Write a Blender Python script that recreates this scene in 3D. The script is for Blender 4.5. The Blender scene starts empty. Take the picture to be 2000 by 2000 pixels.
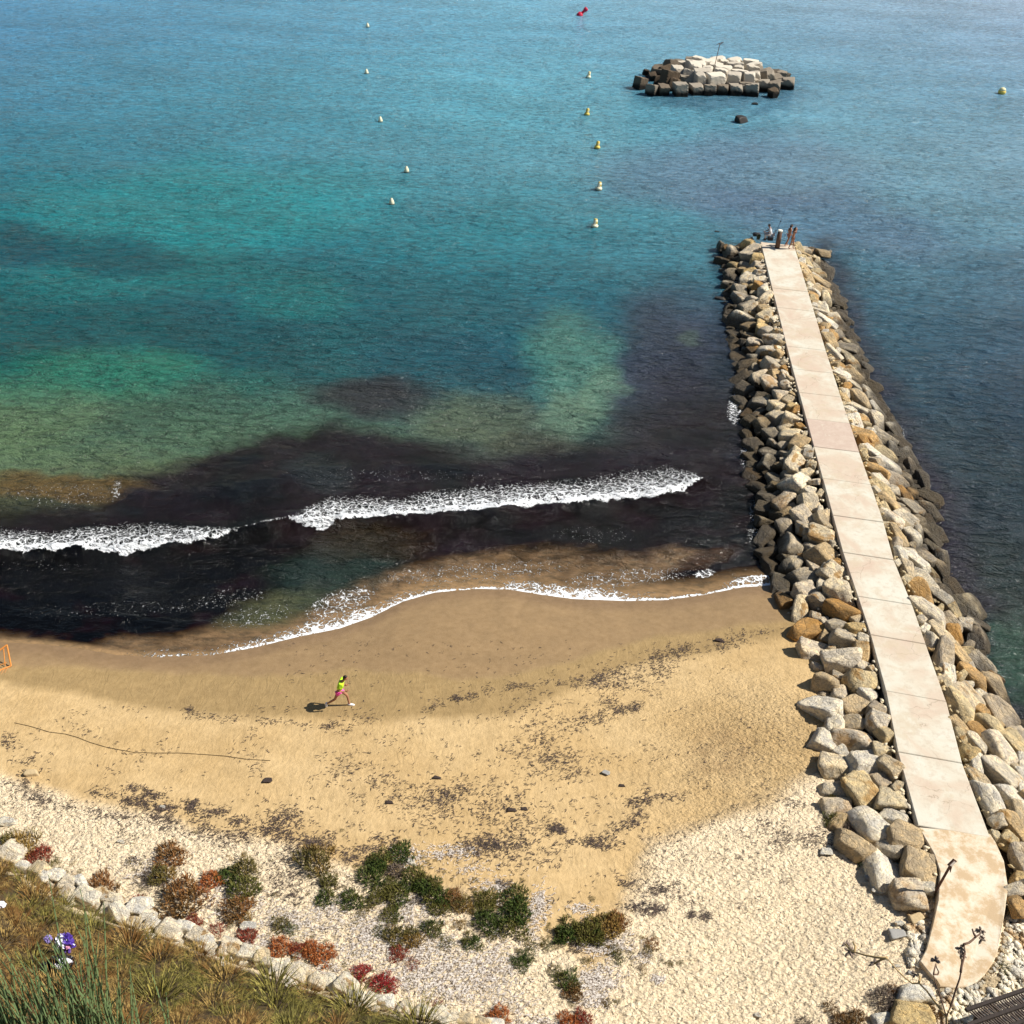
import bpy, bmesh, math, random
import numpy as np
from mathutils import Vector, Matrix, Euler
random.seed(7); rng = np.random.default_rng(7)
S = bpy.context.scene; COL = S.collection
# ------------------------------------------------------------------ camera
CAM_H, FPX, PITCH, ROLL = 34.0, 2150.0, math.radians(35.0), math.radians(3.0)
cam_data = bpy.data.cameras.new('camera'); cam = bpy.data.objects.new('camera', cam_data); COL.objects.link(cam)
CAMROT = (Matrix.Rotation(math.pi/2-PITCH, 3, 'X') @ Matrix.Rotation(ROLL, 3, 'Z'))
cam.matrix_world = Matrix.Translation((0, 0, CAM_H)) @ CAMROT.to_4x4()
cam_data.sensor_width = 36; cam_data.lens = FPX/2000*36; cam_data.clip_end = 9000; cam_data.clip_start = .1
S.camera = cam
# ------------------------------------------------------------------ sky, sun, exposure
SUN_EL, SUN_AZ = math.radians(46), math.radians(-5)      # azimuth measured from +X, negative = beyond towards... see vector below
sunv = Vector((math.cos(SUN_EL)*math.cos(-SUN_AZ), math.cos(SUN_EL)*math.sin(-SUN_AZ), math.sin(SUN_EL)))
W = bpy.data.worlds.new('World'); S.world = W; W.use_nodes = True
wn = W.node_tree.nodes; wl = W.node_tree.links; wn.clear()
sky = wn.new('ShaderNodeTexSky'); sky.sky_type = 'NISHITA'; sky.sun_disc = False
sky.sun_elevation = SUN_EL; sky.sun_rotation = math.atan2(sunv.x, sunv.y); sky.air_density = 1.0; sky.dust_density = .6
bg = wn.new('ShaderNodeBackground'); bg.inputs[1].default_value = .055
wo = wn.new('ShaderNodeOutputWorld'); wl.new(sky.outputs[0], bg.inputs[0]); wl.new(bg.outputs[0], wo.inputs[0])
sd = bpy.data.lights.new('sun', 'SUN'); sd.energy = 4.9; sd.angle = math.radians(.5); sd.color = (1, .95, .86)
sun = bpy.data.objects.new('sun', sd); COL.objects.link(sun); sun.location = (60, 20, 60)
sun.rotation_euler = sunv.to_track_quat('Z', 'Y').to_euler()
S.view_settings.view_transform = 'Standard'; S.view_settings.look = 'None'
S.view_settings.exposure = .5; S.view_settings.gamma = 1
S.cycles.use_denoising = True; S.cycles.max_bounces = 5; S.cycles.diffuse_bounces = 2; S.cycles.glossy_bounces = 2
S.cycles.transparent_max_bounces = 4
K = 2000/1932.0
# ------------------------------------------------------------------ camera geometry helpers (survey of the place)
MR = np.array(CAMROT)
def ray(px, py):
    px = np.asarray(px, float); py = np.asarray(py, float)
    d = np.stack([(px-1000)/FPX, -(py-1000)/FPX, -np.ones_like(px)], -1)
    return d @ MR.T
def on_plane(px, py, z=0.0):
    d = ray(px, py); t = (z-CAM_H)/d[..., 2]
    return d[..., 0]*t, d[..., 1]*t
def project(X, Y, Z):
    p = np.stack([X, Y, Z-CAM_H], -1) @ MR
    return 1000+FPX*p[..., 0]/-p[..., 2], 1000-FPX*p[..., 1]/-p[..., 2]
def mpp(px, py, z=1.0):            # pixels per metre across the view at that spot
    d = ray(px, py); t = (z-CAM_H)/d[..., 2]
    return FPX/t
# ------------------------------------------------------------------ noise in numpy
_perm = rng.permutation(256); _perm = np.concatenate([_perm, _perm]); _g = rng.uniform(0, 2*np.pi, 256)
_gx, _gy = np.cos(_g), np.sin(_g)
def pn(x, y):
    x = np.asarray(x, float); y = np.asarray(y, float)
    xi = np.floor(x).astype(int); yi = np.floor(y).astype(int); xf = x-xi; yf = y-yi; xi &= 255; yi &= 255
    u = xf**3*(xf*(xf*6-15)+10); v = yf**3*(yf*(yf*6-15)+10)
    def g(a, b, dx, dy):
        h = _perm[_perm[a & 255]+(b & 255)]; return _gx[h]*dx+_gy[h]*dy
    n00 = g(xi, yi, xf, yf); n10 = g(xi+1, yi, xf-1, yf); n01 = g(xi, yi+1, xf, yf-1); n11 = g(xi+1, yi+1, xf-1, yf-1)
    return (n00*(1-u)+n10*u)*(1-v)+(n01*(1-u)+n11*u)*v
def fbm(x, y, o=4):
    s = 0; a = 1.0
    for i in range(o): s = s+a*pn(x*2**i+17.3*i, y*2**i+9.1*i); a *= .5
    return s
def sst(a, b, x):
    t = np.clip((x-a)/(b-a), 0, 1); return t*t*(3-2*t)
def lin(c):
    c = np.asarray(c, float)/255; return np.where(c <= .04045, c/12.92, ((c+.055)/1.055)**2.4)
# ------------------------------------------------------------------ shore, pier and hill lines, surveyed
def line(pts, z=0.0, k=1.0):
    a = np.array(pts, float)*k; X, Y = on_plane(a[:, 0], a[:, 1], z); return X, Y
SHX, SHY = line([(-300,1205),(0,1212),(80,1216),(150,1224),(220,1236),(300,1240),(400,1236),(480,1222),(560,1202),(640,1186),(700,1165),(760,1135),(820,1118),(900,1111),(960,1112),(1020,1122),(1080,1130),(1180,1134),(1260,1132),(1330,1122),(1400,1108),(1470,1104),(1520,1100)], 0, K)
def shoreY(X): return np.interp(X, SHX, SHY)
PLX, PLY = line([(1485,470),(1541,695),(1590,874),(1646,1078),(1675,1164),(1700,1239),(1730,1349),(1753,1467),(1789,1591),(1793,1611),(1824,1666),(1836,1702),(1832,1759),(1822,1803),(1809,1854)], 1.62)
PRX, PRY = line([(1551,479),(1616,695),(1676,877),(1723,1010),(1743,1087),(1780,1177),(1806,1252),(1847,1366),(1880,1494),(1933,1624),(1943,1640),(1961,1681),(1968,1733),(1964,1772),(1948,1862)], 1.62)
def fi(Y, PX, PY): return np.interp(Y, PY[::-1], PX[::-1])
def pierL(Y): return fi(Y, PLX, PLY)
def pierR(Y): return fi(Y, PRX, PRY)
PIER_END = float((PLY[0]+PRY[0])/2)
HX, HY = line([(-400,1560),(-100,1640),(28,1690),(150,1765),(300,1815),(450,1868),(600,1920),(750,1965),(900,2000),(1100,2060),(1400,2075),(1600,2040),(1750,2010),(1900,2040),(2100,2050)], 1.6)
ECX, ECY = map(float, on_plane(1870, 1850, 1.45))
LDX, LDY = on_plane(np.linspace(-900, 2900, 60), np.full(60, 2065.), 26.3)
def height(X, Y, fine=True):
    X = np.asarray(X, float); Y = np.asarray(Y, float)
    d1 = shoreY(X)-Y
    d2 = np.maximum((pierR(Y)+1.2)-X, 31.5-Y)
    d = np.minimum(d1, d2)
    z = np.where(d < 0, .10*d, 1.45*(1-np.exp(-np.maximum(d, 0)*.095)))
    z = np.maximum(z, -3)
    s = np.interp(X, HX, HY)-Y
    z = z+np.where(s > 0, .35*(1-np.exp(-np.maximum(s, 0)*4))+.82*np.maximum(s, 0), 0)*1.0
    z = z+.47*np.exp(-((X-ECX)**2+(Y-ECY)**2)/18.)
    z = np.where(Y < np.interp(X, LDX, LDY), np.maximum(z, 26.3), z)
    if fine:
        hill = sst(0, 1, s)
        z = z+hill*(.35*fbm(X*.35, Y*.35, 3)+.15*fbm(X*1.3, Y*1.3, 2))
        z = z+.05*pn(X*.25, Y*.25)*sst(0, 6, d)*(1-hill)
    return z
def ground_at(px, py, fine=True):
    z = np.full(np.shape(px), 1.0)
    for _ in range(14):
        X, Y = on_plane(px, py, z); z = height(X, Y, fine)
    return X, Y, z
# ------------------------------------------------------------------ object helpers
def link(o, parent=None):
    COL.objects.link(o)
    if parent is not None: o.parent = parent
    return o
def tag(o, label=None, cat=None, group=None, kind=None):
    if label: o['label'] = label
    if cat: o['category'] = cat
    if group: o['group'] = group
    if kind: o['kind'] = kind
    return o
def empty(name, loc=(0, 0, 0), rz=0): 
    o = bpy.data.objects.new(name, None); o.location = loc; o.rotation_euler = (0, 0, rz); o.empty_display_size = .2
    return link(o)
def mesh_np(name, V, F, mats=(), smooth=False):
    V = np.asarray(V, np.float32); F = np.asarray(F, np.int32); k = F.shape[1]
    me = bpy.data.meshes.new(name); me.vertices.add(len(V)); me.vertices.foreach_set('co', V.ravel())
    me.loops.add(F.size); me.loops.foreach_set('vertex_index', F.ravel())
    me.polygons.add(len(F)); me.polygons.foreach_set('loop_start', np.arange(0, F.size, k, dtype=np.int32))
    me.polygons.foreach_set('loop_total', np.full(len(F), k, np.int32)) if False else None
    me.polygons.foreach_set('use_smooth', np.full(len(F), smooth))
    for m in mats: me.materials.append(m)
    me.update(calc_edges=True); return me
def obj_np(name, V, F, mat, parent=None, smooth=False):
    return link(bpy.data.objects.new(name, mesh_np(name, V, F, [mat] if mat else [], smooth)), parent)
def addcol(me, name, C):
    a = me.color_attributes.new(name, 'FLOAT_COLOR', 'POINT')
    C = np.concatenate([C, np.ones((len(C), 1))], 1) if C.shape[1] == 3 else C
    a.data.foreach_set('color', np.asarray(C, np.float32).ravel())
def addf(me, name, A):
    a = me.attributes.new(name, 'FLOAT', 'POINT'); a.data.foreach_set('value', np.asarray(A, np.float32).ravel())
def bm_obj(name, bm, mat, parent=None, smooth=False, loc=None):
    me = bpy.data.meshes.new(name); bm.to_mesh(me); bm.free()
    for m in (mat if isinstance(mat, (list, tuple)) else [mat]): me.materials.append(m)
    if smooth: me.polygons.foreach_set('use_smooth', [True]*len(me.polygons))
    o = link(bpy.data.objects.new(name, me), parent)
    if loc is not None: o.location = loc
    return o
def box(bm, c, s, rot=None, bev=0.0):
    r = bmesh.ops.create_cube(bm, size=1); vs = r['verts']
    M = Matrix.Translation(c) @ (rot.to_4x4() if rot else Matrix.Identity(4)) @ Matrix.Diagonal((*s, 1))
    bmesh.ops.transform(bm, matrix=M, verts=vs)
    if bev:
        es = list({e for v in vs for e in v.link_edges})
        bmesh.ops.bevel(bm, geom=es, offset=bev, segments=1, affect='EDGES')
def tube(bm, pts, rad, n=6, mi=0):
    pts = [Vector(p) for p in pts]
    rad = rad if isinstance(rad, (list, tuple)) else [rad]*len(pts); rings = []
    for i, p in enumerate(pts):
        t = (pts[min(i+1, len(pts)-1)]-pts[max(i-1, 0)]).normalized()
        a = t.cross(Vector((0, 0, 1)) if abs(t.z) < .95 else Vector((1, 0, 0))).normalized(); b = t.cross(a)
        rings.append([bm.verts.new(p+(a*math.cos(2*math.pi*j/n)+b*math.sin(2*math.pi*j/n))*rad[i]) for j in range(n)])
    for i in range(len(rings)-1):
        for j in range(n):
            f = bm.faces.new((rings[i][j], rings[i][(j+1) % n], rings[i+1][(j+1) % n], rings[i+1][j])); f.material_index = mi
    for r in (rings[0][::-1], rings[-1]):
        f = bm.faces.new(r); f.material_index = mi
def lathe(bm, prof, n=16, mi=0):
    rings = []
    for r, z in prof:
        rings.append([bm.verts.new((max(r, 1e-4)*math.cos(2*math.pi*j/n), max(r, 1e-4)*math.sin(2*math.pi*j/n), z)) for j in range(n)])
    for i in range(len(rings)-1):
        for j in range(n):
            f = bm.faces.new((rings[i][j], rings[i][(j+1) % n], rings[i+1][(j+1) % n], rings[i+1][j])); f.material_index = mi
    bm.faces.new(rings[0][::-1]); bm.faces.new(rings[-1])
# ------------------------------------------------------------------ material helpers
class NT:
    def __init__(s, name):
        s.m = bpy.data.materials.new(name); s.m.use_nodes = True; s.t = s.m.node_tree; s.n = s.t.nodes; s.l = s.t.links
        s.b = s.n['Principled BSDF']
    def new(s, ty, **kw):
        n = s.n.new('ShaderNode'+ty)
        for k, v in kw.items():
            if k[0] == '_': setattr(n, k[1:], v)
            else:
                inp = n.inputs[int(k[1:])] if k[0] == 'i' and k[1:].isdigit() else n.inputs[k]
                if isinstance(v, bpy.types.NodeSocket): s.l.new(v, inp)
                else: inp.default_value = v
        return n
    def math(s, op, a, b=0.0, clamp=False): return s.new('Math', _operation=op, _use_clamp=clamp, i0=a, i1=b).outputs[0]
    def noise(s, vec, scale, detail=4, rough=.55, dist=0):
        return s.new('TexNoise', Vector=vec, Scale=scale, Detail=detail, Roughness=rough, Distortion=dist).outputs[0]
    def ramp(s, f, stops, interp='LINEAR'):
        n = s.new('ValToRGB', Fac=f); cr = n.color_ramp; cr.interpolation = interp
        while len(cr.elements) > 1: cr.elements.remove(cr.elements[-1])
        for i, (p, c) in enumerate(stops):
            e = cr.elements[0] if i == 0 else cr.elements.new(p)
            e.position = p; e.color = (*c, 1) if len(c) == 3 else c
        return n.outputs[0]
    def mix(s, f, a, b, mode='MIX'):
        n = s.n.new('ShaderNodeMix'); n.data_type = 'RGBA'; n.blend_type = mode
        for inp, v in ((n.inputs['Factor'], f), (n.inputs[6], a), (n.inputs[7], b)):
            if isinstance(v, bpy.types.NodeSocket): s.l.new(v, inp)
            else: inp.default_value = (*v, 1) if isinstance(v, tuple) and len(v) == 3 else v
        return n.outputs[2]
    def ss(s, x, a, b): return s.new('MapRange', _interpolation_type='SMOOTHSTEP', Value=x, i1=a, i2=b).outputs[0]
    def bump(s, h, strength=1, dist=.05, normal=None):
        n = s.new('Bump', Strength=strength, Distance=dist, Height=h)
        if normal: s.l.new(normal, n.inputs['Normal'])
        return n.outputs[0]
    def set(s, **kw):
        for k, v in kw.items():
            inp = s.b.inputs[k.replace('_', ' ')]
            if isinstance(v, bpy.types.NodeSocket): s.l.new(v, inp)
            else: inp.default_value = (*v, 1) if isinstance(v, tuple) and len(v) == 3 else v
        return s.m
def simple(name, c, rough=.6, var=.25, scale=6, spec=.3, bump=0, **kw):
    t = NT(name); co = t.new('TexCoord').outputs['Object']; n = t.noise(co, scale, 4)
    c2 = tuple(x*(1-var) for x in c); c3 = tuple(min(1, x*(1+var)) for x in c)
    t.set(Base_Color=t.mix(n, c2, c3), Roughness=rough, **{'Specular_IOR_Level': spec}, **kw)
    if bump: t.set(Normal=t.bump(n, bump, .02))
    return t.m
# ------------------------------------------------------------------ SEA
def rowsD(y0, y1, n):
    y = np.linspace(y0, y1, n); a = PITCH+np.arctan((y-1000)/FPX); return CAM_H/np.tan(a)
def fan(D, u):
    return (u[None, :]*(D[:, None]+14)), np.repeat(D[:, None], len(u), 1)
def gridF(r, c):
    i = np.arange(r-1)[:, None]*c+np.arange(c-1)[None, :]; i = i.ravel()
    return np.stack([i, i+1, i+c+1, i+c], 1)
T3 = [(0,(70,140,180),(92,166,192),(128,170,196)),(60,(66,134,172),(84,160,186),(112,160,188)),(150,(58,126,156),(76,154,174),(96,150,176)),(230,(50,122,148),(70,150,168),(92,146,168)),(300,(40,118,138),(68,138,154),(94,144,164)),
 (430,(20,100,112),(34,116,128),(76,124,144)),(560,(16,84,92),(22,88,100),(44,88,108)),(700,(22,94,86),(26,78,88),(32,64,82)),(820,(84,114,76),(54,78,72),(26,52,66)),
 (900,(80,92,66),(44,50,50),(22,46,56)),(1000,(30,26,32),(30,26,32),(24,42,50)),(1200,(30,26,32),(30,26,32),(32,50,48)),(1500,(50,44,40),(50,44,40),(36,52,46))]
BL = [(350,400,380,90,-5,.6,(24,132,136)),(250,520,260,50,-5,.4,(22,112,110)),(1400,330,260,80,0,.45,(88,108,136)),(1560,420,260,60,8,.5,(70,96,124)),(200,480,170,38,5,.65,(16,66,82)),(30,455,80,40,0,.65,(18,64,80)),
 (60,640,230,50,0,.42,(16,66,80)),(450,640,170,80,15,.5,(20,68,80)),(220,700,170,50,0,.55,(42,118,94)),(560,560,120,50,0,.4,(22,112,108)),(830,680,170,60,0,.5,(20,66,82)),
 (100,830,260,90,-6,.65,(78,108,82)),(60,745,120,30,0,.4,(60,110,85)),(420,720,120,22,0,.4,(34,100,90)),(380,800,260,55,-8,.55,(58,94,80)),(250,790,70,50,0,.4,(45,75,65)),(700,745,120,42,0,.85,(42,40,46)),(900,790,120,45,0,.6,(74,90,68)),(1000,840,90,30,0,.5,(62,66,52)),
 (1260,690,110,150,0,.8,(46,52,68)),(1350,620,60,60,0,.5,(50,60,78)),(1310,640,22,16,0,.4,(80,110,90)),(1085,700,78,120,-12,.85,(60,112,100)),(1080,780,66,46,-15,.6,(82,110,88)),(1138,735,40,52,-10,.5,(80,114,92)),(1010,690,35,70,0,.4,(40,105,100)),
 (1700,330,300,50,0,.35,(82,134,150)),(1500,560,200,60,0,.3,(50,90,110)),(1900,420,160,50,0,.4,(70,128,145))]
BL2 = [(600,895,70,30,0,.5,(52,62,64)),(640,1075,130,62,-10,.8,(46,62,60)),(700,1030,120,32,0,.6,(62,52,44)),(520,1150,110,38,-15,.8,(86,90,68)),(620,1120,90,40,-20,.5,(50,62,56)),(1300,1060,90,24,-14,.5,(92,72,58)),(130,925,150,22,0,1.1,(96,80,54)),(60,915,100,25,0,.9,(100,84,56))]
def seg_poly(X, Y, P):
    P = np.array(P, float); ins = np.zeros(X.shape, bool); dm = np.full(X.shape, 1e9)
    for (x0, y0), (x1, y1) in zip(P, np.roll(P, -1, 0)):
        c = ((y0 > Y) != (y1 > Y)) & (X < (x1-x0)*(Y-y0)/(y1-y0+1e-9)+x0); ins ^= c
        t = np.clip(((X-x0)*(x1-x0)+(Y-y0)*(y1-y0))/((x1-x0)**2+(y1-y0)**2+1e-9), 0, 1)
        dm = np.minimum(dm, np.hypot(X-x0-t*(x1-x0), Y-y0-t*(y1-y0)))
    return np.where(ins, dm, -dm)
def distline(X, Y, P):
    dm = np.full(X.shape, 1e9); P = np.array(P, float)
    for (x0, y0), (x1, y1) in zip(P[:-1], P[1:]):
        t = np.clip(((X-x0)*(x1-x0)+(Y-y0)*(y1-y0))/((x1-x0)**2+(y1-y0)**2+1e-9), 0, 1)
        dm = np.minimum(dm, np.hypot(X-x0-t*(x1-x0), Y-y0-t*(y1-y0)))
    return dm
DARK = [(-400,985),(0,975),(200,965),(255,905),(440,835),(620,795),(800,835),(950,875),(1080,850),(1180,800),(1260,740),(1420,690),(1440,900),(1480,1140),(900,1150),(560,1220),(0,1300),(-400,1300)]
BROWN = [(-300,1195),(0,1203),(150,1215),(330,1198),(450,1172),(600,1150),(700,1105),(800,1062),(950,1035),(1150,1045),(1310,1040),(1260,1095),(1330,1120),(1500,1120),(1500,1300),(-300,1300)]
def blend(C, m, c): return C*(1-m[:, None])+lin(c)[None, :]*m[:, None]
def water_col(X, Y):
    px, py = project(X, Y, np.zeros_like(X)); x = px/K; y = py/K
    wx = x+38*fbm(x/150, y/75, 4)+9*fbm(x/28+5, y/16, 2); wy = y+24*fbm(x/150+40, y/75+7, 4)+6*fbm(x/28+9, y/16, 2)
    ys = [t[0] for t in T3]; C = np.zeros((len(x), 3))
    u = np.clip(wx/950, 0, 2.05)
    for k in range(3):
        l, m, r = (np.interp(wy, ys, [lin(t[j])[k] for t in T3]) for j in (1, 2, 3))
        C[:, k] = np.where(u < 1, l*(1-u)+m*u, m*(2-u)+r*(u-1))
    def blobs(C, L):
        for cx, cy, rx, ry, an, st, c in L:
            a = math.radians(an); dx, dy = wx-cx, wy-cy
            q = ((dx*math.cos(a)+dy*math.sin(a))/rx)**2+((-dx*math.sin(a)+dy*math.cos(a))/ry)**2
            C = blend(C, np.clip(st*(1-sst(.15, 1.7, q)), 0, 1), c)
        return C
    C = blobs(C, BL)
    gr = 1.45+.3*sst(400, 900, x); gg = 1.30+.14*sst(300, 1000, x); gb = 1.30+.18*sst(300, 1000, x); C = C*np.stack([gr, gg, gb], 1); L_ = C.mean(1)[:, None]; C = C*.90+L_*.10
    left = sst(30, -10, seg_poly(wx, wy, [(1390,300),(2400,300),(2400,1700),(1800,1700),(1500,1150),(1420,900)]))
    sd = seg_poly(wx, wy, DARK); wd = 26+95*sst(1050, 1300, x)*sst(1000, 800, y); dk = sst(-wd, wd*.9, sd+10*fbm(x/60+3, y/35, 3))
    vr = np.clip(.45+1.1*fbm(x/130+7, y/50, 3)+.5*sst(1000, 850, y)-.35*sst(980, 1080, y), 0, 1)[:, None]; DC = lin((12, 10, 14))*(1-vr)+lin((40, 35, 42))*vr
    m_ = (dk*.97*(px < 1560))[:, None]; C = C*(1-m_)+DC*m_; C = blobs(C, BL2)
    br = sst(-16, 22, seg_poly(wx, wy, BROWN)); mot = np.clip(.85+.55*fbm(x/40, y/14, 3), 0, 1)
    C = blend(C, br*mot*(px < 1540), (126, 104, 80))
    d = Y-shoreY(X); C = blend(C, sst(.5+1.4*sst(-13, -7, X), .05, d)*.9*(X < 16), (160, 132, 98))
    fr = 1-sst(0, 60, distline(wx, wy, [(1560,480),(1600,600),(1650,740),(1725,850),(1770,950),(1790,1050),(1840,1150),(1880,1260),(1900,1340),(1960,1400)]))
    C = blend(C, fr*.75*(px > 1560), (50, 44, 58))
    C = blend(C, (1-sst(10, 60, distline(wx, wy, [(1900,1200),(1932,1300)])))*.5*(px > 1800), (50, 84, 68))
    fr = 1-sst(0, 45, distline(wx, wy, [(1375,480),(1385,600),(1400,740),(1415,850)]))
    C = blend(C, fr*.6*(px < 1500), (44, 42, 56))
    fr = 1-sst(.3, 1, ((wx-1350)/230)**2+((wy-175)/42)**2); C = blend(C, fr*.5, (62, 84, 112))
    # appearance -> water body albedo: take off what the sky mirrors, divide by daylight
    sp = np.interp(py, SPEC_Y, SPEC_V)[:, None]*np.array(SPEC_T)[None, :]
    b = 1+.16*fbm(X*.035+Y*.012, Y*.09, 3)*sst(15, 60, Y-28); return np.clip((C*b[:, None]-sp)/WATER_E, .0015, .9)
SPEC_Y = [-400, 0, 300, 600, 1000, 1400]; SPEC_V = [.08, .05, .03, .018, .012, .008]; SPEC_T = (.7, .9, 1.2); WATER_E = 1.28
F1 = line([(-300,1040),(0,1044),(60,1047),(150,1042),(230,1047),(320,1033),(400,1022),(445,1008)], .15, K)
B1 = line([(-300,990),(0,992),(100,1000),(180,985),(280,978),(350,990),(445,1006)], .15, K)
F2 = line([(548,987),(600,997),(640,988),(750,981),(850,976),(950,966),(1050,958),(1150,954),(1230,948),(1280,933),(1326,907)], .15, K)
B2 = line([(548,984),(590,955),(620,932),(700,930),(760,940),(800,922),(900,908),(1000,903),(1100,896),(1180,878),(1260,868),(1326,903)], .15, K)
CR = line([(-300,1040),(0,1044),(150,1042),(320,1033),(445,1008),(500,995),(550,985),(640,988),(850,976),(1050,958),(1230,948),(1326,907),(1400,880)], .1, K)
def sea_z(X, Y):
    far = sst(160, 60, Y)
    z = .05*np.sin(.55*Y+.09*X+1.2*pn(X*.05, Y*.05))*far+.05*fbm(X*.5, Y*1.0, 3)*sst(400, 120, Y)
    d = Y-shoreY(X); z = z*sst(0, 6, np.abs(d))
    s = (Y-np.interp(X, *CR)+.25*pn(X*.6, 3.3)); amp = .55*(1+.35*pn(X*.22, 8.0))*sst(CR[0][-1]+.5, CR[0][-1]-4, X)*(1-.35*sst(.3, 1.2, fbm(X*.5, Y*.5, 2)+.5))
    z = z+amp*np.where(s < 0, np.exp(-(s/.38)**2), np.exp(-(s/1.9)**2))
    s2 = Y-np.interp(X, *CR)-5.5-1.2*pn(X*.1, 2.); z = z+.16*np.exp(-(s2/1.1)**2)*sst(15, 5, X)
    s3 = Y-shoreY(X)-2.6-.4*pn(X*.25, 5.); z = z+.07*np.exp(-(s3/.5)**2)*(X < 2)
    return z
def foam(X, Y):
    f = np.zeros_like(X)
    wob = .18*pn(X*1.7, Y*1.7)+.1*pn(X*5, Y*5)
    for F, B in ((F1, B1), (F2, B2)):
        q = (Y+wob-np.interp(X, *F))/np.maximum(np.interp(X, *B)-np.interp(X, *F), .12)
        inx = sst(F[0][0]-.3, F[0][0]+.1, X)*sst(F[0][-1]+.3, F[0][-1]-.1, X)
        v = np.where(q < 0, 0, np.where(q < .16, 1-1.2*q, .60-.32*(q-.16)/.9)); v = v*sst(1.3, .75, q)*sst(-.02, .03, q); f = np.maximum(f, v*inx)
    lacedX = np.interp(X, on_plane(np.array([180,330,480,600,700,780,860,960,1060,1150,1260,1340,1400,1470,1500.])*K, 1150*K*np.ones(15), 0)[0], [0,.5,.6,1,1,.75,.3,.75,1,.95,.45,.25,.8,.75,0])
    d = Y-shoreY(X)+.12*pn(X*1.3, 4.)+.05*pn(X*6, 1.); w = .18+.60*lacedX
    v = np.where(d < -.05, 0, np.where(d < .3*w, .92, .80-(d-.3*w)/(1.6*w)*.45)); v = v*sst(1.7*w, 1.1*w, d)*lacedX; v = v*(.75+.5*pn(X*.9, Y*.9))
    v = np.maximum(v, .98*sst(-.04, .02, d)*sst(.30+.22*pn(X*.8, 2.2)+.12*pn(X*3, 7.), .02, d)*sst(-15.5, -11.0, X)*(X < 14.5)*np.clip(.55+lacedX, 0, 1))
    f = np.maximum(f, v)
    cl = np.abs(Y-np.interp(X, *CR)+.05*pn(X*3, 1.)); f = np.maximum(f, .42*sst(.14, .03, cl)*sst(F1[0][-1]-.5, F1[0][-1], X)*sst(F2[0][0]+.6, F2[0][0], X))
    px, py = project(X, Y, np.zeros_like(X)); x = px/K; y = py/K
    for cx, cy, rx, ry, an, st in [(250,1150,260,20,-3,.22),(480,1165,100,26,-8,.30),(430,1130,110,22,-8,.26),(1388,770,20,40,8,.50),(1412,850,18,40,12,.48),(1425,960,16,40,5,.36),(1420,1010,16,20,5,.4),(1330,1082,26,10,-8,.52),(120,935,140,30,0,.25),(220,925,10,28,10,.4),(1120,1010,120,25,0,.22),(900,1080,240,24,-4,.30),(1180,1090,160,22,-4,.34),(1420,1092,50,8,-8,.6),(60,1070,200,14,0,.2),(640,1140,90,30,-20,.4),(1700,820,16,30,20,.3),(750,900,300,16,0,.22)]:
        a = math.radians(an); dx, dy = x-cx, y-cy
        q = ((dx*math.cos(a)+dy*math.sin(a))/rx)**2+((-dx*math.sin(a)+dy*math.cos(a))/ry)**2
        f = np.maximum(f, st*(1-sst(.2, 1.3, q)))
    return np.clip(f, 0, 1)
D = np.concatenate([np.array([12000., 6000, 3500, 2200]), rowsD(-440, -60, 60), rowsD(-58, 1520, 700)]); u = np.linspace(-.72, .72, 520)
GX, GY = fan(D, u); X = GX.ravel(); Y = GY.ravel(); Z = sea_z(X, Y)
t = NT('sea_water'); geo = t.new('NewGeometry'); pos = geo.outputs['Position']
wc = t.new('VertexColor', _layer_name='body').outputs[0]
fo = t.new('Attribute', _attribute_name='foam').outputs['Fac']
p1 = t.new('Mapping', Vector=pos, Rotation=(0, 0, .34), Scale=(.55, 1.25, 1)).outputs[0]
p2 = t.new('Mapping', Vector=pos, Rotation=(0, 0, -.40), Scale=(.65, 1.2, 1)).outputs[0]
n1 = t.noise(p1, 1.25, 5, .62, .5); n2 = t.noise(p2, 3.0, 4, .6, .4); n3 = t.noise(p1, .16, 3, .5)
amp = t.math('MULTIPLY', t.new('MapRange', Value=n3, i1=.35, i2=.65, i3=.65, i4=1.2).outputs[0], t.new('Attribute', _attribute_name='chop').outputs['Fac'])
rid = lambda n: t.math('SUBTRACT', 1, t.math('ABSOLUTE', t.math('SUBTRACT', t.math('MULTIPLY', n, 2), 1)))
h = t.math('MULTIPLY', t.math('ADD', t.math('ADD', t.math('MULTIPLY', rid(n1), .42), t.math('MULTIPLY', n1, .9)), t.math('MULTIPLY', rid(n2), .26)), amp)
# foam lace
fw = t.new('VectorMath', _operation='ADD', i0=pos, i1=t.new('VectorMath', _operation='SCALE', i0=t.new('TexNoise', Vector=pos, Scale=1.6, Detail=3).outputs[1], Scale=.8).outputs[0]).outputs[0]
fm = t.new('Mapping', Vector=fw, Scale=(1, 1.15, 1)).outputs[0]
v1 = t.new('TexVoronoi', _feature='DISTANCE_TO_EDGE', Vector=fm, Scale=2.5).outputs[0]
v2 = t.new('TexVoronoi', _feature='DISTANCE_TO_EDGE', Vector=fm, Scale=6.5).outputs[0]
fn = t.noise(pos, 8, 5, .7)
lace = t.math('ADD', t.math('SUBTRACT', 1, t.math('MULTIPLY', t.math('MINIMUM', v1, t.math('ADD', t.math('MULTIPLY', v2, 1.5), .03)), 3.2)), t.math('MULTIPLY', t.math('SUBTRACT', fn, .5), 1.4))
thr = t.math('SUBTRACT', 1.30, t.math('MULTIPLY', fo, 1.22))
fmask = t.math('MULTIPLY', t.ss(t.math('SUBTRACT', lace, thr), 0, .16), t.ss(fo, .06, .2))
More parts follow.
